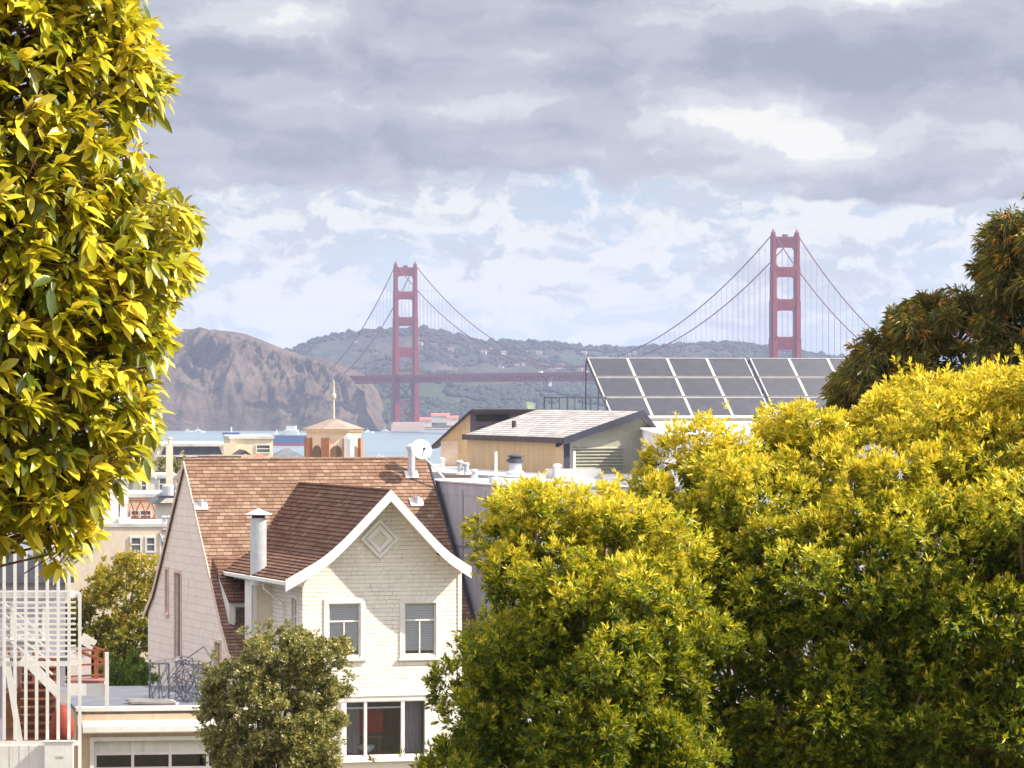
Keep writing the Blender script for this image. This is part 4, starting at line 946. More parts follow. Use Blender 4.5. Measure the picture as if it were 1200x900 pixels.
# steel racks piled on the garage roof
def rack(loc, ry, rx, rz, w_, d_, h_, lab):
    t_ = thing('steel_rack', loc, 0, lab, 'steel rack', 'steel tube racks heaped on the garage roof')
    Mx = Matrix.Translation(Vector(loc)) @ Matrix.Rotation(rz, 4, 'Z') @ Matrix.Rotation(rx, 4, 'X') @ Matrix.Rotation(ry, 4, 'Y')
    g = lambda x_, y_, z_: Mx @ Vector((x_, y_, z_))
    for s in (0, 1):
        mb = MB(); mb.tube([g(0, s * d_, 0), g(0, s * d_, h_)], .014, 5); mb.tube([g(w_, s * d_, 0), g(w_, s * d_, h_)], .014, 5)
        mb.tube([g(0, s * d_, h_), g(w_, s * d_, h_)], .014, 5); mb.tube([g(0, s * d_, h_ * .15), g(w_, s * d_, h_ * .15)], .012, 5)
        mb.tube([g(0, s * d_, h_ * .15), g(w_, s * d_, h_)], .011, 5); mb.tube([g(w_ / 2, s * d_, h_ * .15), g(w_ / 2, s * d_, h_)], .010, 5); mb.build('side_frame', M['steel'], t_)
    mb = MB()
    for x_ in (0, w_):
        for z_ in (h_ * .15, h_ * .55, h_): mb.tube([g(x_, 0, z_), g(x_, d_, z_)], .010, 5)
    mb.tube([g(0, 0, h_ * .15), g(w_, d_, h_)], .01, 5); mb.build('cross_bar', M['steel'], t_)
rp = lambda px, py, D: tuple(P(px, py, D))
rack(rp(176, 829, 125.3), 0, 0, R(8), .55, .5, 1.25, 'upright empty steel rack at the left end of the heap on the garage roof')
rack(rp(192, 828, 126.0), R(-8), 0, R(30), 1.1, .7, 1.25, 'steel rack leaning in the middle of the heap')
rack(rp(205, 829, 124.8), 0, R(-12), R(-12), .65, .6, 1.35, 'tall steel rack standing upright in the centre of the heap')
rack(rp(199, 800, 126.6), R(38), R(5), R(6), 1.6, .6, .75, 'steel rack tipped downwards across the top of the heap')
rack(rp(212, 812, 125.9), R(32), R(-8), R(-8), 1.5, .6, .6, 'steel rack lying slanted at the right of the heap')
rack(rp(207, 780, 127.3), R(55), R(0), R(0), .95, .4, .95, 'square steel frame sticking up highest from the heap')
rack(rp(222, 829, 125.0), R(-18), 0, R(18), .8, .5, 1.0, 'steel rack at the right end of the heap beside the bush')
rack(rp(200, 810, 125.5), R(44), R(10), R(14), 1.5, .5, .5, 'narrow steel rack wedged under the tipped ones in the heap')
for i in range(3):
    fr = Fr(P(147 + i * 3, 822 + i * 1.6, 124.6 - i * .25), -14); mb = MB().box(fr, 0, 1.35, 0, .3, 0, .06)
    for q in range(6): mb.box(fr, .0, 1.35, .02 + q * .05, .035 + q * .05, .06, .075)
    tag(mb.build('plank', M['board']), ['rear grey metal plank of the stack on the garage roof', 'middle grey metal plank of the stack on the garage roof', 'front grey metal plank of the stack on the garage roof'][i], 'plank')

# ------------------------------------------------------------------ outdoor stair with white screen at the left
BFm = Fr(P(0, 900, 117), 4.0); kk = F / 117.0
px2 = lambda v: v / kk                        # pixels at this distance to metres
SCN = thing('slatted_screen', tuple(BFm(0, 0, -2)), R(4), 'tall white vertical bar screen in front of the outdoor stairs', 'screen')
for i in range(-3, 8):
    x_ = px2(3 + i * 12.6); MB().box(BFm, x_, x_ + .085, -.04, .04, px2(33 if i < 7 else -30), px2(258 if i < 7 else 205)).build('vertical_bar', M['whiteclean'], SCN)
MB().box(BFm, -1.2, px2(92), -.06, -.04, px2(26), px2(32)).build('rail', M['whiteclean'], SCN)
MB().box(BFm, -1.2, px2(92), .042, .09, px2(200), px2(206)).build('rail', M['whiteclean'], SCN)
for i in range(13):
    z = px2(128 + i * 6.4)
    MB().box(BFm.sub(0, .35, 0), -1.2, px2(88), 0, .02, z, z + .055).build('horizontal_slat', M['whiteclean'], SCN)
MB().box(BFm.sub(0, .35, 0), -1.2, px2(90), .02, .06, px2(118), px2(124)).build('rail', M['whiteclean'], SCN)
FN = thing('picket_fence', tuple(BFm(0, 0, -3)), R(4), 'white board fence panels at the bottom left corner', 'fence')
for i in range(-3, 5): MB().box(BFm, px2(i * 11.5), px2(i * 11.5 + 10), -.10, -.07, -1.8, px2(26)).build('board', M['white'], FN)
BXm = thing('meter_box', tuple(BFm(px2(68), -.2, -1)), R(4), 'white utility box with faint number marks at the foot of the screen', 'utility box')
MB().box(BFm, px2(52), px2(86), -.30, -.11, -1.8, px2(31)).build('box', M['whiteclean'], BXm, bevel=.015)
MB().box(BFm, px2(51), px2(87), -.32, -.10, px2(31), px2(32.5)).build('lid', M['white'], BXm)
tc = bpy.data.curves.new('number', 'FONT'); tc.body = '1646'; tc.size = .11; tc.extrude = .002
tc.materials.append(surf('faded_grey_ink', (.42, .40, .40))); t0_ = bpy.data.objects.new('number_curve', tc); tm_ = bpy.data.meshes.new_from_object(t0_); bpy.data.objects.remove(t0_)
to = bpy.data.objects.new('number', tm_); COL.objects.link(to)
to.matrix_local = (MATW[BXm.name].inverted() @ Matrix.Translation(BFm(px2(65), -.305, px2(12))) @ Matrix.Rotation(R(4), 4, 'Z') @ Matrix.Rotation(R(90), 4, 'X')); to.parent = BXm
# stair
STF = Fr(P(0, 900, 119.5), 4.0); ks = F / 119.5; q2 = lambda v: v / ks
STR = thing('outdoor_stair', tuple(STF(.8, 1, -2)), R(4), 'redwood outdoor stairs with white stringer behind the white bars', 'stairs')
for i in range(11):
    z = q2(28 + i * 9); MB().box(STF, q2(20), q2(62), .9 + i * .22, 1.16 + i * .22, z, z + .05).build('tread', M['redwood'], STR); MB().box(STF, q2(20), q2(62), 1.14 + i * .22, 1.16 + i * .22, z + .05 - .21, z).build('riser', M['redwood'], STR)
def bar(mb, a, b_, w_, th=.06):              # flat bar between two points in the stair frame
    a = Vector(a); b_ = Vector(b_); A = STF(*a); B = STF(*b_); d = (B - A).normalized(); n = STF.y; s = d.cross(n).normalized() * w_ / 2
    return mb.prism([A + s, B + s, B - s, A - s], n * th)
mb = MB(); bar(mb, (q2(26), .6, q2(128)), (q2(78), .6, q2(74)), .26); bar(mb, (q2(6), .5, q2(130)), (q2(22), .5, q2(30)), .16); mb.build('stringer', M['whiteclean'], STR)
mb = MB()
for x_ in (4, 16, 33, 42, 50): mb.box(STF, q2(x_), q2(x_ + 3), 2.6, 2.66, q2(80), q2(135))
mb.box(STF, 0, q2(60), 2.55, 2.62, q2(82), q2(86)); mb.box(STF, 0, q2(60), 2.7, 2.76, q2(20), q2(80)); mb.build('back_boards', M['redwood'], STR)
mb = MB()
for i in range(4): bar(mb, (q2(2), .9, q2(192 - i * 13)), (q2(60), .9, q2(146 - i * 13)), .05, .04)
mb.build('handrail_slats', M['whiteclean'], STR)
DK = thing('deck', tuple(STF(q2(100), 1, 0)), R(4), 'small white fronted deck with rust red railing between screen and garage', 'deck')
MB().box(STF, q2(80), q2(122), .5, 2.0, q2(83), q2(97)).build('platform', M['whiteclean'], DK)
MB().box(STF, q2(78), q2(121), .55, 1.9, q2(97), q2(100)).build('deck_mat', surf('dull_red_mat', (.30, .12, .11), (.2, .08, .08)), DK)
mb = MB()
for z in (138, 121, 108): bar(mb, (q2(80), .6, q2(z - 3)), (q2(122), .6, q2(z - 1)), .05, .05)
bar(mb, (q2(92), .7, q2(134)), (q2(122), .7, q2(122)), .09, .05); bar(mb, (q2(104), 1.5, q2(140)), (q2(122), .6, q2(135)), .05, .05)
mb.box(STF, q2(108), q2(113), 1.5, 1.6, q2(97), q2(135)); mb.box(STF, q2(119), q2(122), 1.7, 1.78, q2(97), q2(130)); mb.build('railing', M['rust'], DK)
MB().box(STF, q2(122), q2(126.5), .4, .5, q2(68), q2(134)).build('post', M['whiteclean'], DK)
mb = MB(); bar(mb, (q2(92), 1.9, q2(148)), (q2(108), 1.9, q2(138)), .3, .04); mb.box(STF, q2(78), q2(104), 1.95, 2.0, q2(97), q2(136)); mb.build('back_panel', M['white'], DK)
mb = MB(); c0 = STF(q2(72), .5, q2(44))
mb.lathe(c0 - Vector((0, 0, .30)), [(.10, -.12), (.28, .0), (.33, .2), (.32, .5), (.24, .75), (.08, .95)], 12); tag(mb.build('canvas_bundle', M['orange'], smooth=True), 'bulging orange red canvas bundle under the stairs behind the white bars', 'bundle')
# lavender house behind the stair
LH = Fr(P(-60, 690, 150), 6); LHt = thing('lavender_house', tuple(LH(2, 3, -9)), R(6), 'pale lavender grey house behind the white screen', 'house')
MB().box(LH, 0, 4.0, 0, 8, -8, .3).build('wall', M['lav'], LHt)
MB().pxz(LH, [(-.4, .2), (4.3, .2), (4.3, .38), (1.8, 1.7), (-.4, .9)], -.3, 8).build('roof', M['roofgrey'], LHt)
window(LH, 2.2, 3.2, -1.7, -.6, 0, LHt, casing=.1); MB().box(LH, 2.0, 4.1, -.5, 0, -2.5, -2.3).build('awning', M['roofgrey'], LHt)

# ------------------------------------------------------------------ buildings down the hill at the left
def simple_window(fr, xa, xb, za, zb, y, th, c=.09, nm='window', trim=None):
    mb = MB()
    for q in ((xa - c, xa, za - c, zb + c), (xb, xb + c, za - c, zb + c), (xa, xb, zb, zb + c), (xa, xb, za - c, za)): mb.box(fr, q[0], q[1], y - .06, y - .003, q[2], q[3])
    mb.box(fr, xa, xb, y - .045, y - .003, (za + zb) / 2 - .03, (za + zb) / 2 + .03)
    o = mb.build(nm, trim or M['whiteclean'], th); MB().box(fr, xa, xb, y - .03, y - .004, za, zb).build('pane', M['pane'], o); return o
M['pane'] = surf('window_dark_pane', (.10, .11, .13), (.16, .17, .2), rough=.12, spec=.8, scale=.8)
D1 = 215; k1 = F / D1; A = Fr(P(60, 612, D1), 7); m1 = lambda v: v / k1
PH = thing('cream_apartment_house', tuple(A(4, 4, -14)), R(7), 'cream stucco apartment house with white framed windows behind the left trees', 'house')
MB().box(A, 0, 8.2, 0, 9, -16, -.25).build('wall', M['cream'], PH); MB().box(A, -.05, 8.25, -.05, .2, -.25, -.08).box(A, 0, 8.2, .2, 9, -.25, -.15).build('parapet', M['roofwhite'], PH)
for a, b_, zz in ((94, 104, 34), (112, 120.5, 34), (129, 141, 40)): simple_window(A, m1(a), m1(b_), -m1(zz), -m1(19), 0, PH)
mb = MB(); mb.prism([A(m1(35), -.7, -m1(24)), A(m1(53), -.7, -m1(24)), A(m1(53), -.002, -m1(16)), A(m1(35), -.002, -m1(16))], Vector((0, 0, .06))); mb.box(A, m1(35), m1(53), -.7, -.64, -m1(30), -m1(24)); mb.build('awning', M['whiteclean'], PH)
MB().tube([A(m1(137), -.05, -m1(38)), A(m1(127), -.05, -m1(14)), A(m1(131), -.05, -m1(9)), A(m1(150), -.05, -m1(9))], .05, 6).build('conduit', M['lav'], PH)
# roof structures on it
WPn = A.sub(m1(60), 2.0, 0)
wp = thing('white_stair_tower', tuple(WPn(1, 1, 0)), R(7), 'white boxy stair tower on the flat roof of the cream apartment house', 'stair tower')
MB().box(WPn, 0, m1(20), 0, 2.5, -.15, m1(46)).box(WPn, m1(21), m1(32), .3, 2.3, m1(20), m1(49)).box(WPn, m1(22), m1(31), .5, 2.2, -.15, m1(20)).build('wall', M['white'], wp)
MB().box(WPn, -.05, m1(33), -.06, 2.6, m1(49), m1(50)).build('cap', M['whiteclean'], wp); simple_window(WPn, m1(4), m1(10), m1(14), m1(40), 0, wp, c=.04)
MB().box(WPn, m1(20), m1(34), -.5, .2, -.1, m1(4)).build('step', M['roofwhite'], wp)
for i, (a, lab) in enumerate(((132, 'left small white vent on the parapet of the cream apartment house'), (138, 'right small white vent on the parapet of the cream apartment house'))):
    p = A(m1(a), .1, -.1); tt = thing('parapet_vent', tuple(p), 0, lab, 'roof vent'); MB().lathe(p, [(.12, 0), (.1, .1), (.1, .3)], 10).build('pipe', M['roofwhite'], tt); MB().lathe(p + Vector((0, 0, .3)), [(.15, 0), (.15, .06), (.05, .1)], 10).build('cap', M['roofwhite'], tt)
# house behind with rusty lattice railing
D2 = 245; k2 = F / D2; B2 = Fr(P(140, 583, D2), 7); m2 = lambda v: v / k2
HB = thing('peach_house', tuple(B2(2, 4, -10)), R(7), 'peach house with crossed rusty balcony bars left of the pink gable', 'house')
MB().box(B2, 0, m2(80), 0, 8, -12, 0).build('wall', surf('peach_stucco', (.74, .56, .42), (.66, .48, .36)), HB); MB().box(B2, -.05, m2(81), -.08, 8, 0, .22).build('parapet', M['roofwhite'], HB)
for a, b_ in ((14, 22), (25, 36), (48, 53), (55, 60)): simple_window(B2, m2(a), m2(b_), -m2(26), -m2(16), 0, HB, c=.06)
mb = MB()
for i in range(6):
    x_ = m2(12 + i * 12); mb.tube([B2(x_, -.5, -.15), B2(x_ + m2(8), -.5, -m2(24))], .035, 5); mb.tube([B2(x_ + m2(13), -.5, -.15), B2(x_ + m2(3), -.5, -m2(24))], .035, 5)
mb.tube([B2(m2(12), -.5, -.15), B2(m2(80), -.5, -.15)], .04, 5); mb.tube([B2(m2(12), -.5, -m2(24.5)), B2(m2(80), -.5, -m2(24.5))], .05, 5); mb.build('lattice_railing', M['rust'], HB)
# roofs and clutter above: small houses stepping down to the bay
def hillhouse(px0, px1, py0, D, depth, mat, lab, roof='flat', cat='house', wins=(), h=8, name='house', roofm=None, group=None, deg=7):
    fr = Fr(P(px0, py0, D), deg); k = F / D; wd = (px1 - px0) / k; t_ = thing(name, tuple(fr(wd / 2, depth / 2, -h)), R(deg), lab, cat, group)
    MB().box(fr, 0, wd, 0, depth, -h, -.2).build('wall', mat, t_)
    if roof == 'flat': MB().box(fr, -.1, wd + .1, -.1, depth + .1, -.2, 0).build('roof', roofm or M['roofwhite'], t_)
    elif roof == 'gable': MB().pxz(fr, [(-.4, -.25), (wd + .4, -.25), (wd / 2, wd * .38)], -.3, depth).build('roof', roofm or M['dark'], t_); MB().pxz(fr, [(.05, -.2), (wd - .05, -.2), (wd / 2, wd * .38 - .22)], -.34, -.303).build('gable', mat, t_)
    elif roof == 'hip':
        c = [fr(-.4, -.4, -.2), fr(wd + .4, -.4, -.2), fr(wd + .4, depth + .4, -.2), fr(-.4, depth + .4, -.2), fr(wd * .45, depth / 2, wd * .28), fr(wd * .55, depth / 2, wd * .28)]
        MB().add(c, [(0, 1, 5, 4), (1, 2, 5), (2, 3, 4, 5), (3, 0, 4), (3, 2, 1, 0)]).build('roof', roofm or M['roofgrey'], t_)
    for a, b_, c, d in wins: simple_window(fr, a / k, b_ / k, -d / k, -c / k, 0, t_, c=1.2 / k)
    return t_, fr, k
tt, fr, k = hillhouse(184, 266, 520, 330, 14, M['cream'], 'long low cream building with dark roof strip at the left bay front', wins=((22, 30, 14, 24), (40, 50, 14, 24)), h=12)
MB().prism([fr(.3, -.02, -.85), fr(5.0, -.02, -.85), fr(4.7, -.02, -.25), fr(.6, -.02, -.25)], Vector((0, -.12, 0))).build('roof_strip', M['bluedark'], tt)
MB().box(fr, -.2, 5.4, -.5, 0, -1.0, -.86).build('ledge', M['roofwhite'], tt)
tt, fr, k = hillhouse(270, 320, 511, 300, 8, M['creamlt'], 'boxy cream building with one window in front of the blue ship', wins=((31, 46, 11, 19),), h=12)
MB().box(fr, -.5, .4, -.6, .4, -8, -.5).build('chimney', M['creamlt'], tt)
hillhouse(276, 298, 536, 285, 6, M['creamlt'], 'small gabled white house just above the left end of the brown ridge', 'gable', h=9)
hillhouse(293, 316, 538, 282, 4, M['creamlt'], 'small house with red tiled roof just above the brown ridge', 'hip', h=9, roofm=M['redtile'])
hillhouse(322, 358, 536, 300, 6, M['grey'], 'low grey hip roofed house just left of the brick cupola', 'hip', h=9)
hillhouse(234, 282, 534, 262, 4, surf('brown_house', (.50, .38, .30)), 'long brown roofed house directly behind the pink gable peak', 'flat', h=9, roofm=surf('brown_roof', (.34, .25, .2)), deg=-8)
hillhouse(120, 170, 548, 290, 8, M['lav'], 'lavender grey house behind the leaves at the left', 'hip', wins=((6, 14, 6, 16), (24, 32, 6, 16)), h=12)
hillhouse(160, 206, 556, 262, 6, M['white'], 'white house with a brick red panel and bay window left of the ridge', 'flat', wins=((6, 11, 6, 20), (27, 40, 5, 18)), h=12)
hillhouse(186, 214, 585, 235, 5, M['white'], 'white dormer like roof house beside the pink gable', 'gable', h=9, roofm=M['roofgrey'])
hillhouse(60, 150, 532, 380, 10, M['cream'], 'far cream apartment block glimpsed among the left tree leaves', 'flat', wins=((10, 18, 5, 12), (30, 38, 5, 12), (50, 58, 5, 12)), h=16)
p = P(198.5, 522, 255); ch = thing('chimney_stack', tuple(p - Vector((0, 0, 4))), 0, 'tall cream chimney stack left of the brown roof', 'chimney')
MB().box(Fr(p, 7), -.2, .2, -.2, .2, -4, 0).build('stack', M['creamlt'], ch); MB().lathe(p, [(.12, 0), (.12, .35), (.2, .38), (.2, .45)], 12).build('chimney_pot', M['creamlt'], ch)
p = P(205, 578, 232); hv = thing('rooftop_unit', tuple(p), 0, 'steel rooftop air unit beside the pink gable', 'air unit')
MB().box(Fr(p, 7), -.9, .7, -.4, .5, -.25, -.12).build('platform', M['steel'], hv)
MB().lathe(p + Vector((-.35, 0, -.12)), [(.35, 0), (.35, .5), (.2, .6)], 16).box(Fr(p, 7), .05, .6, -.2, .3, -.12, .5).build('casing', M['galv'], hv)

# ------------------------------------------------------------------ church cupola
CU = P(391, 537, 350); kc = F / 350; c1 = lambda v: v / kc
cup = thing('brick_cupola', (CU.x, CU.y, CU.z - 6), 0, 'octagonal cream and brick cupola with low roof and slim finial mast', 'cupola')
def octo(r, z0, z1, mb, r1=None):
    r1 = r if r1 is None else r1
    a = [CU + Vector((r * math.cos(R(22.5 + 45 * i + 8)), r * math.sin(R(22.5 + 45 * i + 8)), z0)) for i in range(8)]; b_ = [CU + Vector((r1 * math.cos(R(22.5 + 45 * i + 8)), r1 * math.sin(R(22.5 + 45 * i + 8)), z1)) for i in range(8)]
    mb.add(a + b_, [tuple(range(8))[::-1], tuple(range(8, 16))] + [(i, (i + 1) % 8, 8 + (i + 1) % 8, 8 + i) for i in range(8)])
creamw = surf('cupola_cream', (.80, .64, .50), (.74, .57, .44))
mb = MB(); octo(c1(33), -6, c1(29), mb); mb.build('wall', creamw, cup)
mb = MB(); octo(c1(34), c1(29), c1(31), mb); octo(c1(35.5), c1(31), c1(34.5), mb, c1(38)); mb.build('cornice', creamw, cup)
mb = MB(); octo(c1(38.5), c1(34.5), c1(45.5), mb, c1(6)); mb.build('roof', surf('cupola_roof', (.33, .26, .22), (.25, .20, .18)), cup)
for i in range(8):
    a = R(22.5 + 45 * i + 8); fr = Fr(CU, math.degrees(a) - 90); o_ = fr
    MB().box(Fr(CU + Vector((math.cos(a), math.sin(a), 0)) * c1(31.5), math.degrees(a) - 90), -c1(5), c1(5), -c1(3), c1(3), -6, c1(24)).build('brick_pilaster', M['brick'], cup)
for i in range(8):
    a = R(45 * i + 8); n = Vector((math.cos(a), math.sin(a), 0)); fr = Fr(CU + n * c1(33 * math.cos(R(22.5)) + .4), math.degrees(a) + 90)
    pl = [(-c1(6.2), -3), (c1(6.2), -3)] + [(c1(6.2) * math.cos(t_), c1(9) + c1(6.2) * math.sin(t_)) for t_ in np.linspace(0, math.pi, 9)]
    MB().pxz(fr, pl, -.04, .02).build('arched_opening', surf('arch_brown', (.20, .13, .10)), cup)
MB().tube([CU + Vector((0, 0, c1(46))), CU + Vector((0, 0, c1(70)))], [c1(1.5), c1(1.1)], 8).lathe(CU + Vector((0, 0, c1(68))), [(c1(1.2), 0), (c1(3), c1(3)), (c1(3), c1(6)), (c1(1.3), c1(9)), (c1(1), c1(20)), (.02, c1(24))], 10).build('finial_mast', surf('finial', (.62, .57, .5)), cup)
p = P(409, 537, 343); fl2 = thing('white_flue', tuple(p), 0, 'white round flue standing in front of the cupola arch', 'flue pipe')
MB().lathe(p, [(c1(6), -4), (c1(6), c1(22)), (c1(4.5), c1(26)), (c1(1.5), c1(28))], 18).build('pipe', M['galv'], fl2, smooth=False)

# ------------------------------------------------------------------ trees
def mesh_leaves(name, pos, d, up, ln, wd, tint, mat, parent, nseg=1, droop=0.0, fold=.25):
    """every leaf is a folded blade: base, two or more side pairs, tip"""
    n = len(pos); d = d / np.linalg.norm(d, axis=1, keepdims=True); s = np.cross(d, up); s /= (np.linalg.norm(s, axis=1, keepdims=True) + 1e-9); nn = np.cross(s, d)
    L_ = ln[:, None]; W_ = wd[:, None]; g = np.array([0, 0, -1.0])[None]
    if nseg == 1:
        V = np.stack([pos, pos + d * L_ * .5 + s * W_ * .5 + nn * W_ * fold, pos + d * L_ + g * L_ * droop, pos + d * L_ * .5 - s * W_ * .5 + nn * W_ * fold], 1); nv = 4
        fc = np.array([[0, 1, 2, 3]]) if fold == 0 else None
        T = np.array([[0, 1, 2], [0, 2, 3]])
    else:
        st = [(.12, .30), (.38, .98), (.68, .86), (.88, .42)]
        pts = [pos]
        for a, w_ in st:
            c = pos + d * L_ * a + g * L_ * droop * a * a
            pts += [c + s * W_ * .5 * w_ + nn * W_ * fold * w_, c, c - s * W_ * .5 * w_ + nn * W_ * fold * w_]
        pts.append(pos + d * L_ + g * L_ * droop); V = np.stack(pts, 1); nv = V.shape[1]; T = [[0, 1, 2], [0, 2, 3]]
        for i in range(3):
            a = 1 + 3 * i; T += [[a, a + 3, a + 4], [a, a + 4, a + 1], [a + 1, a + 4, a + 5], [a + 1, a + 5, a + 2]]
        T += [[10, 13, 11], [11, 13, 12]]; T = np.array(T)
    Fc = (T[None] + (np.arange(n) * nv)[:, None, None]).reshape(-1, 3).astype(np.int32)
    inv = np.array(MATW[parent.name].inverted()); Vw = V.reshape(-1, 3) @ inv[:3, :3].T + inv[:3, 3]
    me = bpy.data.meshes.new(name); me.vertices.add(len(Vw)); me.vertices.foreach_set('co', Vw.astype(np.float32).ravel())
    me.loops.add(Fc.size); me.loops.foreach_set('vertex_index', Fc.ravel()); me.polygons.add(len(Fc)); me.polygons.foreach_set('loop_start', np.arange(0, Fc.size, 3, dtype=np.int32))
    if nseg > 1: me.polygons.foreach_set('use_smooth', np.ones(len(Fc), bool))
    me.update(calc_edges=True)
    at = me.attributes.new('tint', 'FLOAT', 'POINT'); at.data.foreach_set('value', np.repeat(tint, nv).astype(np.float32))
    me.materials.append(mat); o = bpy.data.objects.new(name, me); COL.objects.link(o); o.parent = parent; return o
def unit(v): return v / (np.linalg.norm(v, axis=-1, keepdims=True) + 1e-9)
def crown(parent, lobes, mat, tufts=60, leaves=9, ll=.09, lw=.03, spread=.9, young=.4, droop=.0, topyoung=None, flat=.85, fill=10, nseg=1, up_bias=.35, shell=.25, fold=.25, tipp=0.0, tint_sd=.18, name='crown', jit=.7, gap=.42):
    C = np.array([l[0] for l in lobes], float); Rr = np.array([l[1] for l in lobes], float)
    P_, N_2 = [], []
    for c, r in zip(C, Rr):
        m = int(tufts * (r / Rr.mean()) ** 2); v = unit(rng.normal(size=(m, 3))); v[:, 2] *= flat
        v = v * (1 + .35 * rng.normal(size=3) * np.array([1, 1, .6]))
        rr = r * (1 - shell * rng.random((m, 1)) ** 1.5 + .12 * rng.normal(size=(m, 1)) * .6); p = c + v * (rr + r * jit * rng.exponential(.18, (m, 1)))
        keep = (fbm(p[:, 0] / (r * 1.1) + p[:, 1] * .7, p[:, 2] / (r * 1.1) + p[:, 1] * .5, 3, 41) > gap); dd = np.linalg.norm(p[:, None] - C[None], axis=2) / Rr[None]
        keep &= (dd < .62).sum(1) == 0
        P_.append(p[keep]); N_2.append(unit(v)[keep])
        f_ = c + unit(rng.normal(size=(fill, 3))) * r * .55 * rng.random((fill, 1)); P_.append(f_); N_2.append(unit(rng.normal(size=(fill, 3))))
    p = np.concatenate(P_); n = np.concatenate(N_2); n = unit(n + np.array([0, 0, up_bias]) + .25 * rng.normal(size=n.shape))
    m = len(p); tr_ = rng.random(m)
    ty = np.clip(rng.normal(young, .16, m), 0, 1)
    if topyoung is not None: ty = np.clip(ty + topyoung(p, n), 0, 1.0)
    pr, nr = np.repeat(p, leaves, 0), np.repeat(n, leaves, 0); k = np.tile(np.arange(leaves), m)
    rv = unit(rng.normal(size=pr.shape)); side = unit(rv - (rv * nr).sum(1, keepdims=True) * nr)
    th = (k / leaves)[:, None] * spread * 1.35 + .12 + .15 * rng.random((len(pr), 1))          # inner leaves upright, outer ones splayed
    d = unit(nr * np.cos(th) + side * np.sin(th)); d[:, 2] -= droop * rng.random(len(d)); d = unit(d)
    base = pr - nr * (k / leaves)[:, None] * ll * .9
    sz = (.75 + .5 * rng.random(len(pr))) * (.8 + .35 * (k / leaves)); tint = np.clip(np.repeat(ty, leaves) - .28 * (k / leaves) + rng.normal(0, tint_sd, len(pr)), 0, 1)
    if tipp: tint = np.where((np.repeat(tr_, leaves) < tipp) & (k < leaves * .5), 1.25, tint)
    return mesh_leaves(name, base, d, nr + .3 * rng.normal(size=nr.shape), ll * sz, lw * sz, tint, mat, parent, nseg, droop * .3, fold)
def limbs(parent, base, lobes, r0, mat, fork=.45, name='trunk', twig=.012):
    mb = MB(); base = Vector(base); C = [Vector(l[0]) for l in lobes]; cen = sum(C, Vector()) / len(C); low = min(c.z for c in C)
    fk = Vector((base.x * .6 + cen.x * .4, base.y * .6 + cen.y * .4, base.z + (max(low, base.z + .5) - base.z) * .8 + .2))
    mb.tube([base, base.lerp(fk, .5) + Vector((r0 * .6, 0, 0)), fk], [r0 * 1.25, r0, r0 * .8], 10)
    # group lobes around a few main limbs
    n = max(3, len(C) // 7); seeds = random.sample(C, n); grp = {i: [] for i in range(n)}
    for c in C: grp[min(range(n), key=lambda i: (seeds[i] - c).length)].append(c)
    for g in grp.values():
        if not g: continue
        gc = sum(g, Vector()) / len(g); md = fk.lerp(gc, .55) + Vector((random.uniform(-.1, .1), random.uniform(-.1, .1), random.uniform(-.15, .1)))
        hub = fk.lerp(gc, .82); mb.tube([fk, md, hub], [r0 * .5, r0 * .33, r0 * .2], 7)
        for c in g:
            q = hub.lerp(c, .5) + Vector([random.uniform(-.08, .08) for _ in range(3)]); mb.tube([hub, q, c], [r0 * .16, r0 * .11, twig], 5)
            for _ in range(4):
                e = c + Vector([random.uniform(-1, 1), random.uniform(-1, 1), random.uniform(-.3, 1)]).normalized() * (random.uniform(.5, .85) * 1.0) * lobes[0][1]; mb.tube([c, e], [twig, twig * .4], 4)
    return mb.build(name, mat, parent, smooth=True)
def fill_region(D0, bulge, inside, x0, x1, y0, y1, step, rad, edge=1.0, back=0.0):
    """lobes of a crown: a jittered packing of its outline, bulging towards the street"""
    out = []; k = F / D0
    for yy_ in np.arange(y0, y1, step):
        for xx_ in np.arange(x0, x1, step):
            a = xx_ + random.uniform(-.5, .5) * step; b_ = yy_ + random.uniform(-.5, .5) * step; e = inside(a, b_)
            r = random.uniform(*rad)
            if e < r * k * .60: continue
            dep = D0 - bulge * math.sqrt(min(1, e / 190.0)) + random.uniform(-.55, .55); out.append((tuple(P(a, b_, dep)), r))
            if random.random() < back: out.append((tuple(P(a, b_, D0 + bulge * .6 * math.sqrt(min(1, e / 190)))), r * 1.1))
    return out
def poly_sdf(pts):
    A_ = np.array(pts, float)
    def f(x_, y_):
        n = len(A_); ins = False; dmin = 1e9
        for i in range(n):
            x1, y1 = A_[i]; x2, y2 = A_[(i + 1) % n]
            if (y1 > y_) != (y2 > y_) and x_ < (x2 - x1) * (y_ - y1) / (y2 - y1) + x1: ins = not ins
            t_ = max(0, min(1, ((x_ - x1) * (x2 - x1) + (y_ - y1) * (y2 - y1)) / ((x2 - x1) ** 2 + (y2 - y1) ** 2 + 1e-9))); dmin = min(dmin, math.hypot(x_ - x1 - t_ * (x2 - x1), y_ - y1 - t_ * (y2 - y1)))
        return dmin if ins else -dmin
    return f
gz = lambda y: float(ground_z(0, y)) - .2
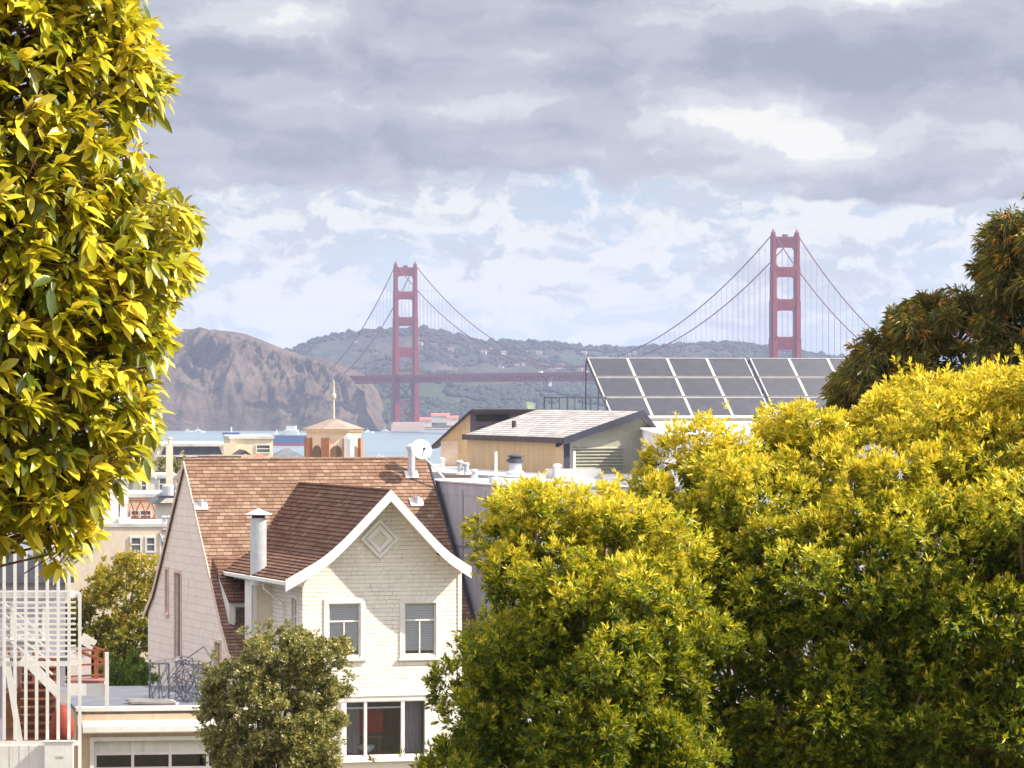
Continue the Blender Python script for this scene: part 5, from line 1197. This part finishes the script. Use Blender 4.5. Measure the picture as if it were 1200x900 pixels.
# big broadleaf tree filling the right half
LB = leafmat('laurel_leaf', (.022, .070, .007), (.27, .33, .012), (.95, .76, .07), rough=.40, trans=.36, spec=.4, tip=(.75, .5, .12))
random.seed(11); rng = np.random.default_rng(11)
fB = poly_sdf([(640, 760), (676, 650), (706, 600), (728, 566), (754, 540), (778, 506), (806, 503), (842, 494), (886, 474), (930, 474), (972, 456), (1010, 460), (1052, 438), (1092, 442), (1130, 430), (1168, 418), (1200, 408), (1330, 400), (1430, 560), (1450, 800), (1430, 1010), (690, 1010), (660, 860)])
D_B = 53
lb = fill_region(D_B, 3.0, fB, 620, 1440, 400, 1010, 31, (.16, .42), back=.25)
bx = P(1010, 900, D_B + 1); TB = thing('laurel_tree', (bx.x, bx.y, gz(bx.y)), 0, 'large yellow green broadleaf tree filling the right side of the view', 'tree')
zt_ = P(0, 560, D_B).z
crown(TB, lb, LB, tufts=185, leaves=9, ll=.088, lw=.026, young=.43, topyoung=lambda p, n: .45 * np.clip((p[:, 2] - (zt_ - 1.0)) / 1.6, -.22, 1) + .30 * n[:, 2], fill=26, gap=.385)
limbs(TB, (bx.x, bx.y, gz(bx.y)), lb, .22, M['barkpale'])
random.seed(21); rng = np.random.default_rng(21)
fA = poly_sdf([(492, 930), (498, 850), (506, 806), (530, 770), (552, 752), (572, 726), (573, 690), (569, 660), (571, 624), (582, 596), (602, 570), (628, 540), (652, 548), (674, 562), (696, 572), (720, 570), (790, 600), (850, 720), (850, 1010), (486, 1010)])
D_A = 49
la = fill_region(D_A, 1.9, fA, 450, 860, 530, 1010, 30, (.14, .38), back=.3)
ax_ = P(650, 900, D_A + .8); TA = thing('laurel_tree', (ax_.x, ax_.y, gz(ax_.y)), 0, 'rounded yellow green tree directly right of the white gable, covering its corner', 'tree')
zt2 = P(0, 640, D_A).z
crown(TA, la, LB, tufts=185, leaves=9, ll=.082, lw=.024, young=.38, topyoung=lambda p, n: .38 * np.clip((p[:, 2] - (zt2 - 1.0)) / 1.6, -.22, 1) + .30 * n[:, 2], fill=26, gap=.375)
limbs(TA, (ax_.x, ax_.y, gz(ax_.y)), la, .17, M['barkpale'])
# dark drooping tree at the right edge
LC = leafmat('gum_leaf', (.06, .07, .018), (.23, .20, .04), (.62, .40, .07), rough=.4, trans=.25, tip=(.62, .26, .05))
random.seed(5); rng = np.random.default_rng(5)
fC = poly_sdf([(955, 500), (978, 450), (995, 408), (1028, 376), (1058, 352), (1092, 330), (1118, 335), (1134, 340), (1136, 300), (1152, 270), (1170, 244), (1198, 215), (1260, 200), (1400, 260), (1400, 520), (962, 520)])
D_C = 72
lc = fill_region(D_C, 1.6, fC, 950, 1400, 215, 520, 24, (.16, .36), back=.1)
lc = [l for l in lc if random.random() > .06]
cx_ = P(1190, 900, D_C + .5); TC = thing('gum_tree', (cx_.x, cx_.y, gz(cx_.y)), 0, 'dark drooping narrow leaved tree with orange tips at the right edge', 'tree')
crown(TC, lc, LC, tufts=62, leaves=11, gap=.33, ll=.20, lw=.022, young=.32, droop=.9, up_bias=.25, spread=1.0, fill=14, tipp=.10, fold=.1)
limbs(TC, (cx_.x, cx_.y, gz(cx_.y)), lc, .2, M['barkpale'])
# near tree at the left edge with large glossy leaves
LD = leafmat('glossy_leaf', (.07, .11, .012), (.42, .40, .015), (.95, .74, .06), rough=.30, trans=.28, spec=.65)
random.seed(9); rng = np.random.default_rng(9)
fD = poly_sdf([(-300, -200), (175, -200), (172, -20), (180, 30), (208, 80), (200, 120), (182, 150), (184, 188), (222, 222), (242, 262), (230, 290), (240, 322), (210, 352), (206, 402), (188, 452), (192, 500), (174, 545), (136, 575), (126, 615), (104, 655), (66, 690), (30, 650), (-60, 660), (-300, 650)])
D_D = 22.0; kD = F / D_D
ld = []
for _ in range(7600):
    a = random.uniform(-290, 245); b_ = random.uniform(-190, 680); e = fD(a, b_)
    if e < 11: continue
    if b_ > 600 and random.random() < .35: continue
    dep = D_D - .75 * math.sqrt(min(1, e / 170)) + random.uniform(-.10, .75); ld.append((a, b_, dep, e))
pos = np.array([P(a, b_, dd) for a, b_, dd, e in ld]); nsp = len(pos)
lump = fbm(pos[:, 0] * 5 + 40, pos[:, 2] * 5, 3, 8); keep = (lump > .44) | (rng.random(nsp) < .5); pos = pos[keep]; nsp = len(pos)
outd = unit(np.stack([rng.normal(.55, .5, nsp), rng.normal(-.55, .45, nsp), rng.normal(-.05, .5, nsp)], -1))
bd = P(-140, 300, D_D); TD = thing('glossy_leaved_tree', (bd.x, bd.y + .5, gz(bd.y)), 0, 'tall tree with large glossy yellow green leaves at the left edge', 'tree')
LV = 9; pr = np.repeat(pos, LV, 0); orr = np.repeat(outd, LV, 0); k = np.tile(np.arange(LV), nsp)
rv = unit(rng.normal(size=pr.shape)); side = unit(rv - (rv * orr).sum(1, keepdims=True) * orr); th = .35 + .95 * (k / LV)[:, None] + .2 * rng.random((len(pr), 1))
d = unit(orr * np.cos(th) + side * np.sin(th)); d[:, 2] -= .02 + .35 * rng.random(len(d)) * (k / LV); d = unit(d)
base = pr - orr * (k / LV)[:, None] * .10
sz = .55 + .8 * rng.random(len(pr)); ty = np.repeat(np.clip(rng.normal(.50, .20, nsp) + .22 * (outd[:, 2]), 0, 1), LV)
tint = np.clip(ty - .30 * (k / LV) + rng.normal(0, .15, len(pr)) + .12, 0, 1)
upn = np.stack([rng.normal(.35, .4, len(pr)), rng.normal(-.3, .4, len(pr)), np.full(len(pr), 1.0)], -1)
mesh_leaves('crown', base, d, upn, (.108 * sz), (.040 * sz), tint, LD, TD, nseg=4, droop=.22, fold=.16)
mb = MB(); b0 = Vector((bd.x, bd.y + .5, gz(bd.y))); tp = P(-150, -150, D_D + .4)
mb.tube([b0, b0.lerp(tp, .4) + Vector((.12, 0, 0)), tp], [.16, .12, .06], 12)
twg = surf('twig_red_brown', (.24, .10, .05), (.16, .07, .04), scale=20)
for i in range(0, nsp, 4):
    e = Vector(pos[i]); hb = b0.lerp(tp, min(.98, max(.35, (e.z - .35 - b0.z) / (tp.z - b0.z)))); m1_ = hb.lerp(e, .55) + Vector((0, 0, random.uniform(-.05, .12))); mb.tube([hb, m1_, e], [.016, .009, .004], 5)
for i in range(nsp):
    e = Vector(pos[i])
    if outd[i][0] < .2: continue
    mb.tube([e - Vector(outd[i]) * .22 - Vector((0, 0, .03)), e], [.004, .0025], 4)
mb.build('trunk', twg, TD, smooth=True)
# rounded bush before the garage and the white wall
LE = leafmat('olive_leaf', (.06, .078, .018), (.27, .27, .08), (.72, .60, .24), rough=.3, trans=.2, spec=.6)
random.seed(4); rng = np.random.default_rng(4)
fE = poly_sdf([(243, 800), (250, 785), (272, 768), (286, 752), (322, 740), (352, 738), (385, 748), (404, 752), (400, 785), (408, 810), (400, 850), (392, 880), (400, 930), (250, 930), (246, 870), (238, 838)])
D_E = 112
le = fill_region(D_E, 1.6, lambda a, b_: fE(a, b_) * 2.6, 232, 418, 726, 935, 13, (.15, .34), back=.4)
ex_ = P(322, 900, D_E); TE = thing('round_bush', (ex_.x, ex_.y, gz(ex_.y)), 0, 'dense olive green bushy tree in front of the white house and garage', 'tree')
crown(TE, le, LE, tufts=100, leaves=8, ll=.10, lw=.040, young=.55, fill=12, shell=.35, tint_sd=.25)
# stray sprigs that break the outline
spr = MB(); sp_l = []
for _ in range(30):
    a = random.uniform(0, math.pi); c = P(322 + 70 * math.cos(a), 822 - 68 * math.sin(a), D_E - .3); e = c + Vector((math.cos(a) * .45, -.1, math.sin(a) * .5)); sp_l.append((tuple(e), .13)); spr.tube([c, e], [.012, .005], 4)
crown(TE, sp_l, LE, tufts=14, leaves=6, ll=.08, lw=.03, young=.5, fill=2, name='outer_sprigs')
limbs(TE, (ex_.x, ex_.y, gz(ex_.y)), le[::2], .13, M['bark'])
# trees between the cream house and the garage
LF_ = leafmat('yellow_green_leaf', (.07, .09, .012), (.28, .26, .02), (.65, .48, .04), rough=.5, trans=.3)
fF = poly_sdf([(60, 720), (100, 690), (112, 668), (140, 648), (162, 644), (186, 656), (205, 690), (215, 830), (215, 860), (60, 860)])
D_F = 158; lf = fill_region(D_F, 2.2, lambda a, b_: fF(a, b_) * 2.2, 50, 220, 640, 860, 16, (.35, .6), back=.4)
q = P(140, 900, D_F); TFt = thing('bushy_tree', (q.x, q.y, gz(q.y)), 0, 'yellow green bushy tree between the cream house and the pink gable', 'tree')
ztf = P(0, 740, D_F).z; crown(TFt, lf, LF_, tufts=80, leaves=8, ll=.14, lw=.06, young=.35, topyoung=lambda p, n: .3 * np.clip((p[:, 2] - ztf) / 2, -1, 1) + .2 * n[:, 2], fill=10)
limbs(TFt, (q.x, q.y, gz(q.y)), lf[::3], .2, M['bark'])
LG = leafmat('bright_green_leaf', (.04, .11, .012), (.15, .30, .03), (.40, .55, .08), rough=.3, trans=.3, spec=.6)
fG = poly_sdf([(120, 850), (118, 800), (124, 775), (140, 763), (160, 766), (178, 780), (182, 850)])
D_G = 140; lg = fill_region(D_G, .9, lambda a, b_: fG(a, b_) * 2.2, 110, 190, 758, 850, 13, (.22, .36), back=.4)
q = P(150, 900, D_G); TG = thing('green_shrub', (q.x, q.y, gz(q.y)), 0, 'small bright green shrub behind the garage roof', 'shrub')
crown(TG, lg, LG, tufts=60, leaves=8, ll=.11, lw=.05, young=.4, fill=8); limbs(TG, (q.x, q.y, gz(q.y)), lg[::2], .08, M['bark'])
# small dark hedge behind the chimney stack, left
D_H = 300; fH = poly_sdf([(120, 570), (125, 540), (150, 534), (180, 538), (212, 540), (216, 570)])
lh = fill_region(D_H, 1.5, lambda a, b_: fH(a, b_) * 3, 115, 220, 530, 575, 12, (.5, .8), back=.3)
if lh:
    q = P(170, 600, D_H); TH = thing('background_tree', (q.x, q.y, q.z - 4), 0, 'olive tree top behind the cream chimney stack', 'tree'); crown(TH, lh, LE, tufts=50, leaves=7, ll=.25, lw=.12, young=.35, fill=8); limbs(TH, (q.x, q.y, q.z - 4), lh[::3], .15, M['bark'])

# ------------------------------------------------------------------ air between here and the far shore
hm = bpy.data.materials.new('haze'); hm.use_nodes = True; t = NT(hm.node_tree); t.n.remove(t.n['Principled BSDF'])
pv = t.node('ShaderNodeVolumePrincipled'); pv.inputs['Color'].default_value = (.50, .60, .92, 1); pv.inputs['Density'].default_value = 4.8e-5; pv.inputs['Anisotropy'].default_value = 0.0
t.l.new(pv.outputs[0], t.n['Material Output'].inputs['Volume'])
hz_ = MB().box(WF, -9500, 9500, -400, 15500, -7.5, 262).build('haze', hm); tag(hz_, kind='stuff')
hz_['label'] = 'pale blue sea haze over the bay'; hz_['category'] = 'haze'
